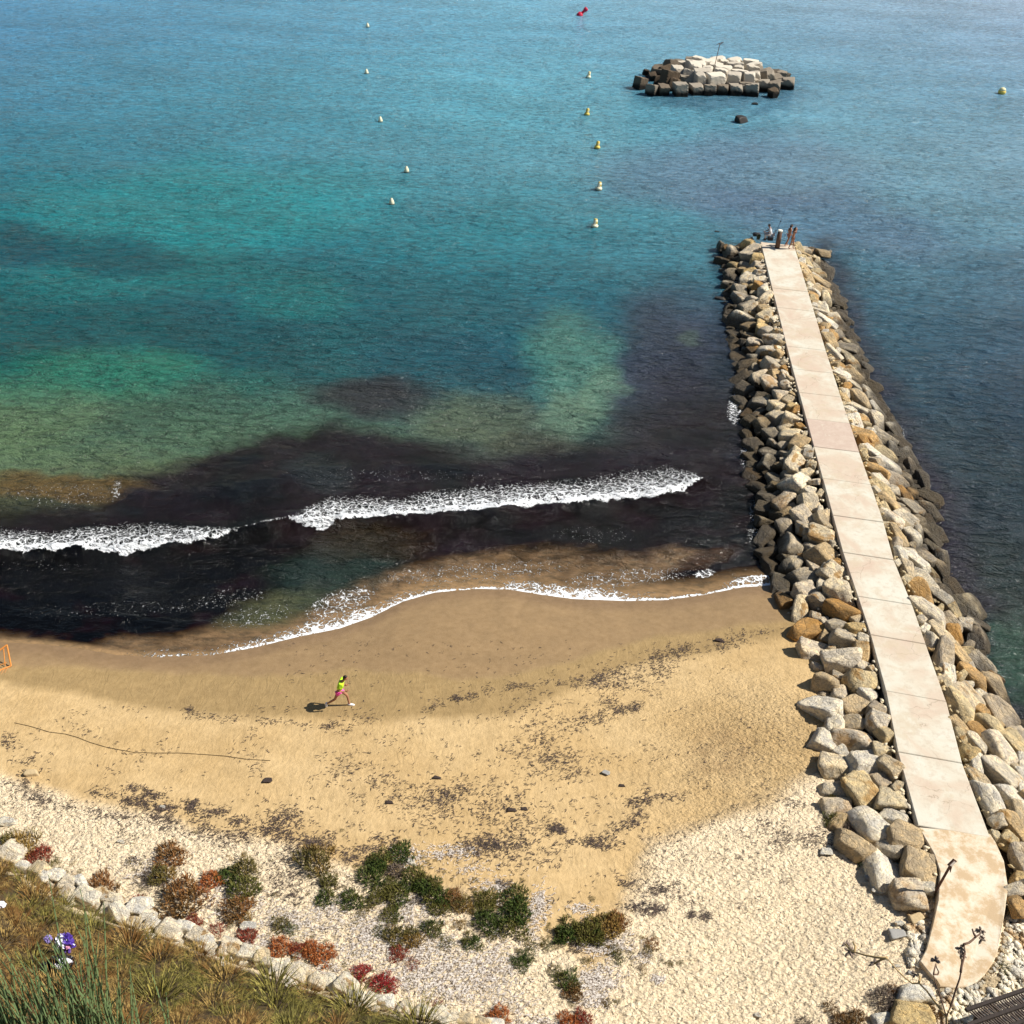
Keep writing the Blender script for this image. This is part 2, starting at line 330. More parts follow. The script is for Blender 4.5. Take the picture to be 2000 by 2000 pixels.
ripple_shade = t.math('ADD', t.math('MULTIPLY', t.noise(p1, 2.2, 5, .68, .4), .6), t.math('MULTIPLY', t.noise(p2, 3.0, 4, .65), .4))  # light and shade of the ripples, painted into the water colour
body = t.mix(1.0, wc, t.ramp(ripple_shade, [(.40, (.64, .68, .70)), (.50, (1.0, 1.0, 1.0)), (.60, (1.28, 1.25, 1.22))]), 'MULTIPLY')
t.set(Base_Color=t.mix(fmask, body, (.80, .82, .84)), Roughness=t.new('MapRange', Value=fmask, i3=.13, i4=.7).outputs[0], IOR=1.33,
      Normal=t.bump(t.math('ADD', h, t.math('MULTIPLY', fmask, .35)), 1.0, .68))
M_WATER = t.m
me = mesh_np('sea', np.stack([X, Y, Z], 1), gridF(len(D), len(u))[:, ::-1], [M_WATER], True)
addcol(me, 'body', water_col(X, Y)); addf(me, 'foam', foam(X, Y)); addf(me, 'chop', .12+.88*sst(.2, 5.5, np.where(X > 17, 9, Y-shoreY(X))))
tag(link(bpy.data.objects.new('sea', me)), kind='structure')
# ------------------------------------------------------------------ BEACH AND HILL GROUND
D = rowsD(1120, 2450, 620); D = np.concatenate([D, np.linspace(D[-1]-.4, -12, 50)]); D = np.concatenate([[75., 60, 52], D]); u = np.linspace(-.80, .80, 640)
GX, GY = fan(np.maximum(D, 4), u); GY = np.repeat(D[:, None], len(u), 1); X = GX.ravel(); Y = GY.ravel()
Z = height(X, Y)
px, py = project(X, np.maximum(Y, 6), Z); x = px/K; y = py/K
wx = x+22*fbm(x/90, y/60, 3); wy = y+14*fbm(x/90+30, y/60, 3)
dsh = np.minimum(shoreY(X)-Y, 99)
hs = np.interp(X, HX, HY)-Y
DRYR = [(1230,1590),(1330,1545),(1450,1510),(1560,1440),(1700,1500),(2300,1500),(2300,2600),(900,2600),(1000,1900),(1150,1790),(1180,1690)]
DRYL = [(-400,1435),(0,1455),(130,1500),(260,1530),(400,1570),(560,1600),(700,1650),(900,1690),(1000,1750),(1100,1800),(1000,2600),(-400,2600)]
dry = np.maximum(sst(-22, 26, seg_poly(wx, wy, DRYR)), sst(-16, 22, seg_poly(wx, wy, DRYL)))
wq = py+10*fbm(px/110, 3.3, 2)+3*fbm(px/20, py/20, 2)
damp = sst(8, -8, wq-np.interp(px, [-200,0,200,400,560,700,840,900,1026,1119,1259,1375,1538,1700], [1290,1298,1305,1315,1320,1308,1316,1328,1314,1286,1247,1228,1209,1190]))*(X < 17)          # packed wet sand by the water
damp2 = np.maximum(damp, sst(12, -14, wq-np.interp(px, [-200,0,145,290,399,652,886,1003,1096,1212,1352,1500,1700], [1325,1335,1357,1383,1397,1408,1405,1400,1354,1307,1279,1250,1210])))*(X < 17)
rough = np.clip(np.maximum(dry, .0)*1.0+.72*(1-damp2)*sst(1100, 1480, x)*sst(1230, 1380, y)+.10*(1-damp2), 0, 1)
C = np.repeat(np.array([[.47, .325, .152]]), len(X), 0)
def lb(C, m, c): return C*(1-m[:, None])+np.array(c)[None, :]*m[:, None]
C = lb(C, damp2*.95, (.30, .205, .09)); C = lb(C, damp, (.285, .19, .095)); C = lb(C, sst(1.3, .3, dsh)*.6, (.19, .12, .065))
C = lb(C, dry, (.84, .69, .475))
C = lb(C, np.clip((1-dry)*(1-damp2)*(.55+1.3*fbm(X*.22, Y*.35, 3)), 0, 1)*.55, (.56, .41, .215))
C = lb(C, sst(1.15, .2, ((wx-1360)/70)**2+((wy-1420)/60)**2)*.5*np.clip(.6+fbm(X*2, Y*2, 2), 0, 1), (.24, .15, .07))
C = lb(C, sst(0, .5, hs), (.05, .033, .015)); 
gravel = np.maximum(sst(1895, 1915, x)*sst(1560, 1600, y), sst(1770, 1800, x)*sst(1835, 1850, y)); C = lb(C, gravel*.8, (.44, .34, .2))
C = C*(1+.12*fbm(X*1.2, Y*1.2, 4))[:, None]
# trodden sand: many shallow pits and ridges
ax = X*.86+Y*.5; ay = -X*.5+Y*.86
pit = fbm(ax*4.0+.4*pn(X, Y), ay*7.4, 2); pit = np.where(pit < 0, pit*1.5, pit*.7); Z = Z+(.085*pit*rough+.02*fbm(X*1.3, Y*1.3, 2)*rough)*(Y > 8)
t = NT('beach_sand'); pos = t.new('NewGeometry').outputs['Position']
sc = t.new('VertexColor', _layer_name='sand').outputs[0]; rg = t.new('Attribute', _attribute_name='rough').outputs['Fac']; wt = t.new('Attribute', _attribute_name='wet').outputs['Fac']
pr = t.new('Mapping', Vector=pos, Rotation=(0, 0, -.52), Scale=(1, 1.6, 1)).outputs[0]
vo = t.new('TexVoronoi', _feature='SMOOTH_F1', Vector=t.new('VectorMath', _operation='ADD', i0=pr, i1=t.new('VectorMath', _operation='SCALE', i0=t.new('TexNoise', Vector=pos, Scale=3.0, Detail=2).outputs[1], Scale=.35).outputs[0]).outputs[0], Scale=6.2).outputs[0]
na = t.noise(pr, 8, 4, .6, .4); nb = t.noise(pos, 30, 3, .6)
hh = t.math('ADD', t.math('MULTIPLY', vo, .8), t.math('MULTIPLY', na, 1.1))
hh = t.math('MULTIPLY', hh, rg); hh = t.math('ADD', hh, t.math('MULTIPLY', nb, .07)); 
# faint raked and trodden scuffs on the firmer sand
sm = t.noise(t.new('Mapping', Vector=pos, Rotation=(0, 0, .9), Scale=(1.8, .8, 1)).outputs[0], 1.5, 4, .6, 1.2)
hh = t.math('ADD', hh, t.math('MULTIPLY', t.math('MULTIPLY', sm, .26), t.math('SUBTRACT', 1, wt)))
cn = t.noise(pos, 3.5, 6, .7)
t.set(Base_Color=t.mix(1.0, sc, t.ramp(cn, [(.3, (.86, .84, .8)), (.7, (1.12, 1.12, 1.14))]), 'MULTIPLY'),
      Roughness=t.new('MapRange', Value=wt, i3=.9, i4=.36).outputs[0], Specular_IOR_Level=.35, Normal=t.bump(hh, 1.0, .165))
me = mesh_np('beach', np.stack([X, Y, Z], 1), gridF(len(D), len(u))[:, ::-1], [t.m], True)
addcol(me, 'sand', np.clip(C, .01, .9)); addf(me, 'rough', rough*(1-sst(0, .5, hs))); addf(me, 'wet', damp)
tag(link(bpy.data.objects.new('beach', me)), kind='structure')
# ------------------------------------------------------------------ BOULDER SHAPES AND STONE MATERIALS
def ico(sub):
    bm = bmesh.new(); bmesh.ops.create_icosphere(bm, subdivisions=sub, radius=1)
    V = np.array([v.co[:] for v in bm.verts]); F = np.array([[v.index for v in f.verts] for f in bm.faces]); bm.free(); return V, F
ICO3, ICO2, ICO1 = ico(4), ico(2), ico(1)
def boulder_shape(seed, base, planes=11, soft=.06, nz=.05, flat=.8):
    r = np.random.default_rng(seed); V, F = base
    N = r.normal(size=(planes, 3)); N /= np.linalg.norm(N, axis=1)[:, None]
    N[:6] = [(1, .1, .1), (-1, .15, 0), (0, 1, .2), (.1, -1, 0), (.1, 0, 1), (0, .1, -1)]; N[:6] += r.normal(0, .16, (6, 3)); N /= np.linalg.norm(N, axis=1)[:, None]
    Hh = r.uniform(.70, .98, planes); Hh[:6] *= .92
    dd = V @ N.T; q = np.where(dd > .05, Hh[None, :]/np.maximum(dd, .05), 50)
    R = -soft*np.log(np.sum(np.exp(-q/soft), 1)); R = np.clip(R, .3, 1.35)
    o = r.uniform(0, 90, 3)
    R = R*(1+nz*(fbm(V[:, 0]*1.6+o[0]+V[:, 2], V[:, 1]*1.6+o[1]-V[:, 2]*.7, 4))+.5*nz*fbm(V[:, 0]*5+o[1], V[:, 2]*5+V[:, 1]*4+o[2], 2))
    if len(V) > 1000: R = R*(1+nz*.55*np.abs(fbm(V[:, 0]*3.1+V[:, 2]*2.3+o[2], V[:, 1]*3.3-V[:, 2]*1.9+o[0], 4))-nz*.25+.012*fbm(V[:, 0]*11+V[:, 2]*7, V[:, 1]*11-V[:, 2]*6+o[1], 2))
    P = V*R[:, None]*np.array([1.12, .9, flat]); return P, F
def stone_mat(name, cols, wet=0.0, bumpd=.06, crust=.5):
    t = NT(name); oi = t.new('ObjectInfo').outputs['Random']; tc = t.new('TexCoord').outputs['Object']
    pos = t.new('NewGeometry').outputs['Position']
    off = t.new('VectorMath', _operation='ADD', i0=tc, i1=t.new('CombineXYZ', X=t.math('MULTIPLY', oi, 37), Y=t.math('MULTIPLY', oi, 91)).outputs[0]).outputs[0]
    base = t.ramp(oi, [(i/len(cols), c) for i, c in enumerate(cols)], 'CONSTANT')
    n = t.noise(off, 1.6, 5, .65, .5); n2 = t.noise(off, 8, 6, .72)
    c = t.mix(t.ss(n, .42, .62), base, t.mix(1.0, base, (1.55, 1.46, 1.26), 'MULTIPLY'))
    c = t.mix(t.math('MULTIPLY', t.ss(n2, .50, .60), crust), c, t.mix(.72, c, (.16, .10, .055)))
    st = t.math('MULTIPLY', t.ss(t.noise(off, 1.0, 3), .54, .66), t.ss(t.math('FRACT', t.math('MULTIPLY', oi, 7.3)), .35, .75))
    c = t.mix(t.math('MULTIPLY', st, .8), c, (.42, .22, .055))
    mg = t.new('TexNoise', Vector=off, Scale=3.0, Detail=7, Roughness=.72); cr = t.new('TexVoronoi', _feature='DISTANCE_TO_EDGE', Vector=off, Scale=1.7).outputs[0]
    vy = t.new('SeparateXYZ', Vector=pos)
    wz = t.math('ADD', vy.outputs[2], t.math('MULTIPLY', t.math('SUBTRACT', t.noise(pos, .9, 3), .5), .9))
    wm = t.math('MULTIPLY', t.ss(wz, 1.25, .45), t.ss(vy.outputs[1], WETY-1.5, WETY+1.5)) if wet else None
    if wet:
        xr = t.math('MULTIPLY', t.ss(wz, .75, .2), t.ss(vy.outputs[0], 19.5, 21.0)); wm = t.math('MAXIMUM', wm, xr)
        c = t.mix(t.math('MULTIPLY', wm, .93), c, t.ramp(n2, [(.35, (.018, .013, .009)), (.65, (.07, .05, .025))]))
    hgt = t.math('ADD', mg.outputs[0], t.math('MULTIPLY', t.ss(cr, 0, .05), .12))
    t.set(Base_Color=c, Roughness=t.new('MapRange', Value=wm, i3=.85, i4=.45).outputs[0] if wet else .85, Specular_IOR_Level=.3, Normal=t.bump(hgt, 1.0, bumpd*4))
    return t.m
WETY = 41.5
GREY = [(.72, .64, .50), (.60, .51, .37), (.52, .42, .28), (.50, .37, .21), (.68, .60, .48), (.42, .32, .19), (.54, .40, .20), (.46, .40, .31), (.66, .58, .46), (.40, .23, .08), (.56, .48, .37), (.62, .52, .36)]
PALE = [(.72, .66, .55), (.62, .55, .43), (.54, .45, .32), (.56, .45, .27), (.64, .59, .50), (.46, .36, .23), (.58, .51, .40), (.42, .35, .26), (.60, .51, .35), (.48, .31, .14)]
M_ROCK = stone_mat('weathered_boulder_stone', GREY, wet=1, crust=.6); M_PALE = stone_mat('pale_limestone', PALE, wet=1, crust=.5)  # M_PALE: paler limestone tones for seaward and near-beach boulders
M_WALL = stone_mat('pale_wall_stone', [(.80, .74, .62), (.74, .66, .53), (.82, .78, .70), (.70, .58, .40)], crust=.35)
SHP = [boulder_shape(100+i, ICO3, 8+i % 6, .05+.01*(i % 3), .06+.012*(i % 4), [.8, .7, .88, .62][i % 4]) for i in range(14)]
SHS = [boulder_shape(300+i, ICO2, 9, .07, .06, .7) for i in range(6)]
ROCK_ME = [[mesh_np('boulder', P, F, [m], True) for P, F in SHP] for m in (M_ROCK, M_PALE)]
WALL_ME = [mesh_np('stone', *s, [M_WALL], True) for s in SHP[:9]]
SMALL_ME = [mesh_np('stone', *s, [M_WALL], True) for s in SHS]
def place(name, me, loc, sc, rot, parent=None):
    o = bpy.data.objects.new(name, me); o.location = loc; o.scale = sc; o.rotation_euler = rot; return link(o, parent)
def scatter_mesh(name, items, mat, parent=None, smooth=True, shapes=None, pick=None):
    """one mesh of many small stones: items = (x,y,z,scale3,euler)"""
    shapes = shapes or SHS; Vs = []; Fs = []; o = 0
    for i, (x, y, z, sc, e) in enumerate(items):
        P, F = pick(i, sc) if pick else shapes[i % len(shapes)]; R = np.array(Euler(e).to_matrix())
        Vs.append((P*np.array(sc)) @ R.T+np.array([x, y, z])); Fs.append(F+o); o += len(P)
    return obj_np(name, np.concatenate(Vs), np.concatenate(Fs), mat, parent, smooth)
# ------------------------------------------------------------------ PIER
t = NT('pier_concrete'); tc = t.new('NewGeometry').outputs['Position']; oi = t.new('ObjectInfo').outputs['Random']
n = t.noise(tc, .45, 5, .62, .8); n2 = t.noise(tc, 3.2, 6, .7); n3 = t.noise(tc, 14, 4, .6)
c = t.ramp(n, [(.38, (.60, .57, .48)), (.48, (.57, .52, .42)), (.56, (.55, .46, .36)), (.72, (.52, .40, .31))])
c = t.mix(t.math('MULTIPLY', t.ss(n2, .5, .64), .5), c, (.48, .40, .31)); c = t.mix(t.math('MULTIPLY', t.ss(n3, .66, .74), .5), c, (.30, .22, .15))
vc = t.new('TexVoronoi', _feature='DISTANCE_TO_EDGE', Vector=t.new('VectorMath', _operation='ADD', i0=tc, i1=t.new('VectorMath', _operation='SCALE', i0=t.new('TexNoise', Vector=tc, Scale=1.2, Detail=5).outputs[1], Scale=1.1).outputs[0]).outputs[0], Scale=.32).outputs[0]
c = t.mix(t.math('MULTIPLY', t.math('MULTIPLY', t.ss(vc, .006, .0), t.ss(n, .48, .56)), .6), c, (.22, .17, .12))
c = t.mix(t.math('MULTIPLY', t.ss(t.noise(tc, .9, 6, .7), .54, .62), .45), c, (.50, .41, .29))
t.set(Base_Color=c, Roughness=.9, Specular_IOR_Level=.15, Normal=t.bump(t.math('ADD', n2, t.math('MULTIPLY', n3, .5)), .35, .03)); M_CONC = t.m
def pinkish():
    t = NT('pinkish_concrete'); tc = t.new('NewGeometry').outputs['Position']; n2 = t.noise(tc, 2.2, 6, .7); n3 = t.noise(tc, 16, 4, .6)
    c = t.ramp(n2, [(.35, (.54, .44, .36)), (.6, (.48, .37, .30)), (.7, (.56, .49, .40))]); c = t.mix(t.math('MULTIPLY', t.ss(n3, .62, .72), .5), c, (.28, .18, .12))
    t.set(Base_Color=c, Roughness=.9, Specular_IOR_Level=.15, Normal=t.bump(n3, .3, .02)); return t.m
M_PINK = pinkish()
t = NT('sandy_concrete'); tc = t.new('NewGeometry').outputs['Position']; n = t.noise(tc, 1.7, 7, .72, .15); n3 = t.noise(tc, 14, 4, .6)
c = t.ramp(n, [(.42, (.66, .58, .46)), (.50, (.60, .49, .35)), (.58, (.50, .37, .23))])
t.set(Base_Color=t.mix(t.math('MULTIPLY', t.ss(n3, .64, .74), .35), c, (.36, .25, .14)), Roughness=.92, Specular_IOR_Level=.1, Normal=t.bump(t.math('ADD', n, t.math('MULTIPLY', n3, .4)), .4, .03)); M_SANDC = t.m
pier = empty('pier', (float(PLX[0]), float(PIER_END), 1.6))
tag(pier, 'long pale concrete walkway on boulders running out into the sea', 'pier')
pier_inv = Matrix.Translation(-pier.location)
def slab(name, corners, mat, zt=1.62, th=.34, drop=0.0):
    bm = bmesh.new(); C = Vector((0, 0, 0))
    top = [bm.verts.new(Vector((x, y, z)) - pier.location) for x, y, z in corners]; f = bm.faces.new(top)
    f.normal_update()
    if f.normal.z < 0: bmesh.ops.reverse_faces(bm, faces=[f])
    r = bmesh.ops.extrude_face_region(bm, geom=[f]); vs = [g for g in r['geom'] if isinstance(g, bmesh.types.BMVert)]
    bmesh.ops.translate(bm, vec=(0, 0, -th), verts=vs); bmesh.ops.recalc_face_normals(bm, faces=bm.faces)
    bmesh.ops.bevel(bm, geom=[e for e in bm.edges if abs(e.verts[0].co.z-e.verts[1].co.z) < .1], offset=.025, segments=1, affect='EDGES')
    return bm_obj(name, bm, mat, pier)
JY = [472, 562, 600, 676, 720, 766, 817, 872, 934, 1006, 1078, 1164, 1239, 1349, 1468, 1612]
LP = np.array([(1485,470),(1541,695),(1590,874),(1646,1078),(1675,1164),(1700,1239),(1730,1349),(1753,1467),(1793,1612)], float)
RP = np.array([(1551,479),(1616,695),(1676,877),(1723,1010),(1743,1087),(1780,1177),(1806,1252),(1847,1366),(1880,1494),(1934,1626)], float)
def jpair(yl):
    xl = np.interp(yl, LP[:, 1], LP[:, 0]); dy = np.interp(yl, [470, 800, 1100, 1350, 1612], [7, 8, 12, 17, 20])*1.0
    yr = yl+dy*np.interp(yl, [470, 1000, 1612], [1, 1.3, 1.2]); xr = np.interp(yr, RP[:, 1], RP[:, 0])
    a = on_plane(xl, yl, 1.62); b = on_plane(xr, yr, 1.62); return (float(a[0]), float(a[1])), (float(b[0]), float(b[1]))
def lerp2(a, b, f): return tuple(a[i]+(b[i]-a[i])*f for i in range(2))
pj = [jpair(y) for y in JY]
for i in range(len(pj)-1):
    (l0, r0), (l1, r1) = pj[i], pj[i+1]; g = .0022+.003*random.random(); L0 = lerp2(l0, l1, g); R0 = lerp2(r0, r1, g); L1 = lerp2(l1, l0, g); R1 = lerp2(r1, r0, g)
    dz = random.uniform(-.008, .012)
    slab('slab', [(*L0, 1.62+dz), (*R0, 1.62+dz), (*R1, 1.62+dz), (*L1, 1.62+dz)], M_PINK if i in (6,) else M_CONC)
foot = [(1794,1615),(1824,1667),(1836,1702),(1832,1759),(1822,1803),(1809,1854),(1797,1877),(1812,1896),(1829,1914),(1836,1926),(1862,1929),(1889,1927),(1908,1917),(1923,1904),(1940,1880),(1948,1862),(1957,1815),(1964,1772),(1969,1733),(1961,1681),(1945,1645),(1934,1628)]
fc = []
for a, b in foot:
    zt = float(np.interp(b, [1612, 1700, 1800, 1860, 1930], [1.62, 1.60, 1.58, 1.52, 1.44])); X0, Y0 = on_plane(a, b, zt); fc.append((float(X0), float(Y0), zt))
slab('slab', fc, M_SANDC, th=.5)['label'] = 'sandy curved end of the walkway at the beach'
# bedding under the slabs
bm = bmesh.new()
for i in range(len(pj)-1):
    (l0, r0), (l1, r1) = pj[i], pj[i+1]
    q = [lerp2(l0, r0, .04), lerp2(l0, r0, .96), lerp2(l1, r1, .96), lerp2(l1, r1, .04)]
    lo = [bm.verts.new(Vector((x, y, -1.2))-pier.location) for x, y in q]; hi = [bm.verts.new(Vector((x, y, 1.27))-pier.location) for x, y in q]
    for k in range(4): bm.faces.new((lo[k], lo[(k+1) % 4], hi[(k+1) % 4], hi[k]))
bm_obj('footing', bm, simple('rough_footing', (.30, .26, .2), .95, .4, 3, bump=.8), pier)
# ------------------------------------------------------------------ ROCK REVETMENTS
OLX, OLY = line([(1368,452),(1362,480),(1372,600),(1392,750),(1410,850),(1424,950),(1425,1020),(1462,1100)], 0, K)
o2 = [(1475,1155),(1510,1200),(1540,1265),(1548,1340),(1552,1420),(1558,1500),(1585,1580),(1640,1655),(1690,1710),(1718,1745),(1738,1790)]
a2 = np.array(o2)*K; gx, gy, _ = ground_at(a2[:, 0], a2[:, 1]); OLX = np.concatenate([OLX, gx]); OLY = np.concatenate([OLY, gy])
ORX, ORY = line([(1520,452),(1560,486),(1604,600),(1660,740),(1730,850),(1776,950),(1796,1050),(1848,1150),(1884,1260),(1915,1340),(1990,1400),(2080,1480),(2150,1600),(2200,1700)], 0.1, K)
def outL(Y): return fi(Y, OLX, OLY)
def outR(Y): return fi(Y, ORX, ORY)
def surf(side, Y, tt):
    """height of the rock bank at fraction tt from the slab edge (0) to the outer edge (1)"""
    xin = pierL(Y)-.12 if side < 0 else pierR(Y)+.12; xo = outL(Y) if side < 0 else outR(Y); X = xin+(xo-xin)*tt
    g = height(X, Y, False); top = 1.46; outz = np.maximum(g, -.15)
    return X, np.maximum(top+(outz-top)*tt**.9, g)
REV = {}
def revet(side, y0, y1, seed, label):
    r = np.random.default_rng(seed); Yc = .5*(y0+y1)
    root = empty('rock_revetment', (float(surf(side, Yc, .5)[0]), float(Yc), 0)); tag(root, label, 'rock bank'); REV[side] = root
    placed = []; grid = {}
    def ok(X, Y, rad, k):
        cx, cy = int(X//2), int(Y//2)
        for i in range(cx-1, cx+2):
            for j in range(cy-1, cy+2):
                for (a, b, c) in grid.get((i, j), ()):
                    if (a-X)**2+(b-Y)**2 < (k*(c+rad))**2: return False
        grid.setdefault((cx, cy), []).append((X, Y, rad)); return True
    for rad, tries, k in ((.78, 40, .84), (.66, 800, .81), (.55, 2600, .79), (.45, 4200, .78), (.36, 5500, .78), (.27, 7000, .80), (.19, 4500, .95)):
        for _ in range(tries):
            Y = r.uniform(y0, y1); tt = r.uniform(.02, .97 if side < 0 else .90)
            R = rad*r.uniform(.9, 1.12); X, z = surf(side, Y, tt); xin = pierL(Y) if side < 0 else pierR(Y)
            if abs(X-xin) < R*.80: continue
            if Y > PIER_END-.2 and abs(X-(pierL(Y)+pierR(Y))/2) < 1.3+R*.8 and Y < PIER_END+.3: continue
            if ok(float(X), float(Y), R, k): placed.append((float(X), float(Y), float(z), R))
    if side < 0:           # round the seaward head of the pier
        for rad, tries in ((.6, 200), (.42, 400), (.28, 400)):
            for _ in range(tries):
                X = r.uniform(outL(y1), outR(y1)); Y = r.uniform(PIER_END+.45, PIER_END+2.6)
                if ok(X, Y, rad, .76): placed.append((X, Y, float(np.interp(Y, [PIER_END, PIER_END+2.6], [1.0, -.1])), rad))
    def big(p):
        q = project(p[0], p[1], p[2]); vis = -60 < q[0] < 2060 and q[1] < 2060
        return -(p[3]/math.hypot(p[1], CAM_H-p[2]))*(1 if vis else .05)
    placed.sort(key=big); rest = []
    for i, (X, Y, z, R) in enumerate(placed):
        asp = r.uniform(.8, 1.25); sc = (R*asp*1.10, R/asp*1.10, R*r.uniform(.95, 1.2)); rot = (r.normal(0, .22), r.normal(0, .22), r.uniform(0, 6.28))
        if side > 0 and R > .45: sc = (R*1.3, R*.86, R*.8); rot = (r.normal(0, .2), .25+r.normal(0, .15), -1.05+r.normal(0, .35))
        zc = z-.10*R+r.uniform(-.1, .16)*R
        if i < 299:
            k = 1 if (side > 0 or Y < 36) and r.random() < .8 else 0
            place('boulder', ROCK_ME[k][r.integers(14)], Vector((X, Y, zc))-root.location, sc, rot, root)
        else: rest.append((X-root.location.x, Y-root.location.y, zc, sc, rot))
    # gravel and chips in the joints
    for _ in range(900):
        Y = r.uniform(y0, y1); tt = r.uniform(0, 1)**1.6; X, z = surf(side, Y, tt); s = r.uniform(.06, .13)
        if Y > 25 or side > 0: rest.append((float(X)-root.location.x, Y-root.location.y, float(z)-.10+(.14 if tt < .12 else 0), (s*1.2, s, s*.8), (r.normal(0, .5), r.normal(0, .5), r.uniform(0, 6))))
    LO = [boulder_shape(700+i, ICO1, 8, .05, .05, .75) for i in range(6)]; HI = [boulder_shape(720+i, ICO2, 9, .05, .07, .75) for i in range(8)]
    o = scatter_mesh('rubble', rest, M_PALE if side > 0 else M_ROCK, root, pick=lambda i, s: (HI if max(s) > .16 else LO)[i % 6]); o['kind'] = 'stuff'
    # core under the boulders, its dark colour stands for shade in the gaps
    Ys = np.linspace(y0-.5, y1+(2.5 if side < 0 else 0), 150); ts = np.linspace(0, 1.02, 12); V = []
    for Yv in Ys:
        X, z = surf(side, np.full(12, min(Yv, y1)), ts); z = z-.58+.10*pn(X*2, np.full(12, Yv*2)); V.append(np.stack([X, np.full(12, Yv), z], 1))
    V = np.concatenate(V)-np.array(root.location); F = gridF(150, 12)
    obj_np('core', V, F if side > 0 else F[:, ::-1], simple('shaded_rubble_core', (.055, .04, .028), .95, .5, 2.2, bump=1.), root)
revet(-1, 24.0, float(PIER_END)+.6, 11, 'bank of rough boulders along the beach side of the pier')
revet(1, 24.0, float(PIER_END)+.6, 12, 'bank of long pale boulders along the open sea side of the pier')
# ------------------------------------------------------------------ ROCKS STANDING ALONE
M_WROCK = simple('wet_sea_rock', (.022, .018, .015), .6, .4, 3, bump=.9)
def lone(px, py, wpx, name, label, cat, me, k=(1, .8, .7), z=None, rz=0., group=None):
    if z is None: X, Y, Zg = ground_at(px, py)
    else: X, Y = on_plane(px, py, z); Zg = z
    R = wpx/float(mpp(px, py))/2
    o = place(name, me, (float(X), float(Y), float(Zg)+R*k[2]*.35), (R*k[0], R*k[1], R*k[2]), (0, 0, rz)); tag(o, label, cat, group); return o
def wm(i, m=None): 
    me = mesh_np('rock', *SHP[i], [m or M_WROCK], True); return me
lone(1445,238,28,'sea_rock','dark pointed rock sticking out of the water in front of the block island','rock',wm(9),(1,.8,1.0),0,.6)
lone(1474,204,13,'sea_rock','tiny dark rock just breaking the surface beside the block island','rock',wm(5),(1,.7,.6),0)
lone(1400,453,11,'sea_rock','small dark rock in the water left of the pier head','rock',wm(7),(1,.7,.5),0)
lone(1405,585,20,'sea_rock','low black rock awash at the left foot of the pier','rock',wm(2),(1,.7,.5),0)
lone(1612,501,24,'sea_rock','dark rock standing off the right side of the pier head','rock',wm(8),(1,.8,.7),.0)
PT = simple('tan_stone', (.46, .35, .2), .9, .3, 5, bump=.6); PW = stone_mat('white_stone', [(.72, .69, .62)], crust=.3); PG = simple('grey_stone', (.30, .29, .27), .8, .2, 5, bump=.4); PB = simple('blackish_wrack', (.05, .035, .03), .95, .5, 12, bump=1.); PY = stone_mat('ochre_rock', [(.58, .44, .22)], crust=.8)
for a in [(62,1512,30,'tan rock casting a long shadow on the golden sand at far left',PT,1),(318,1577,12,'small white stone on the seaweed line below the footprints',PW,4),(236,1645,14,'pale round stone on dry sand above the stone wall',PW,2),(1183,1510,17,'grey flat stone alone on the open golden sand',PG,6),
          (802,1684,20,'white oblong stone between the green shrubs',PW,9),(581,1867,19,'cream square stone between the orange bush and the wall',PW,0),(20,1607,34,'broad pale rock half buried in dry sand at far left',PW,8),(1612,1666,28,'pale rock in trampled sand beside the boulder bank',PW,3),
          (1480,1983,16,'white stone on sand near the bottom edge',PW,5),(485,1810,34,'upright pale stone standing just seaward of the wall',PW,11),(1785,1948,74,'big flat white rock behind the dry stalks',PW,10),(1775,1990,92,'ochre rock at the bottom edge under the dry stalks',PY,6),
          (1722,1994,44,'white rock at the bottom edge left of the ochre rock',PW,12),(1752,1888,13,'white egg-shaped stone left of the walkway end',PW,13),(1780,1902,16,'grey round stone left of the walkway end',PG,1),(1757,1806,22,'pale pointed stone lying on sand below the rusty sign post',PW,2),(1750,1826,36,'long grey stone lying on sand near the walkway edge',PG,7),
          (1790,1795,34,'rounded tan boulder against the walkway edge',PT,0),(1700,1716,22,'grey stone at the sandy foot of the boulder bank',PG,4),(1712,1740,26,'cream stone at the sandy foot of the boulder bank',PW,6)]:
    lone(a[0], a[1], a[2], 'rock' if a[2] > 24 else 'stone', a[3], 'rock' if a[2] > 24 else 'stone', wm(a[5], a[4]), (1, .75, .6), rz=random.uniform(-.6, .6))
for px_, py_, w_, lb_ in [(1215,1535,13,'black clump of seaweed right of the grey stone'),(761,1568,16,'round black seaweed clump on the lower left sand'),(855,1520,15,'black seaweed clump on the middle sand'),(522,1525,20,'elongated black seaweed clump left of centre'),(1405,1252,18,'dark seaweed heap on the upper sand near the boulders'),(998,1583,17,'dark seaweed clump amid the thick tide litter'),(1024,1580,14,'smaller dark seaweed clump beside the larger one')]:
    lone(px_, py_, w_, 'seaweed_clump', lb_, 'seaweed', wm(random.randrange(14), PB), (1, .7, .45))
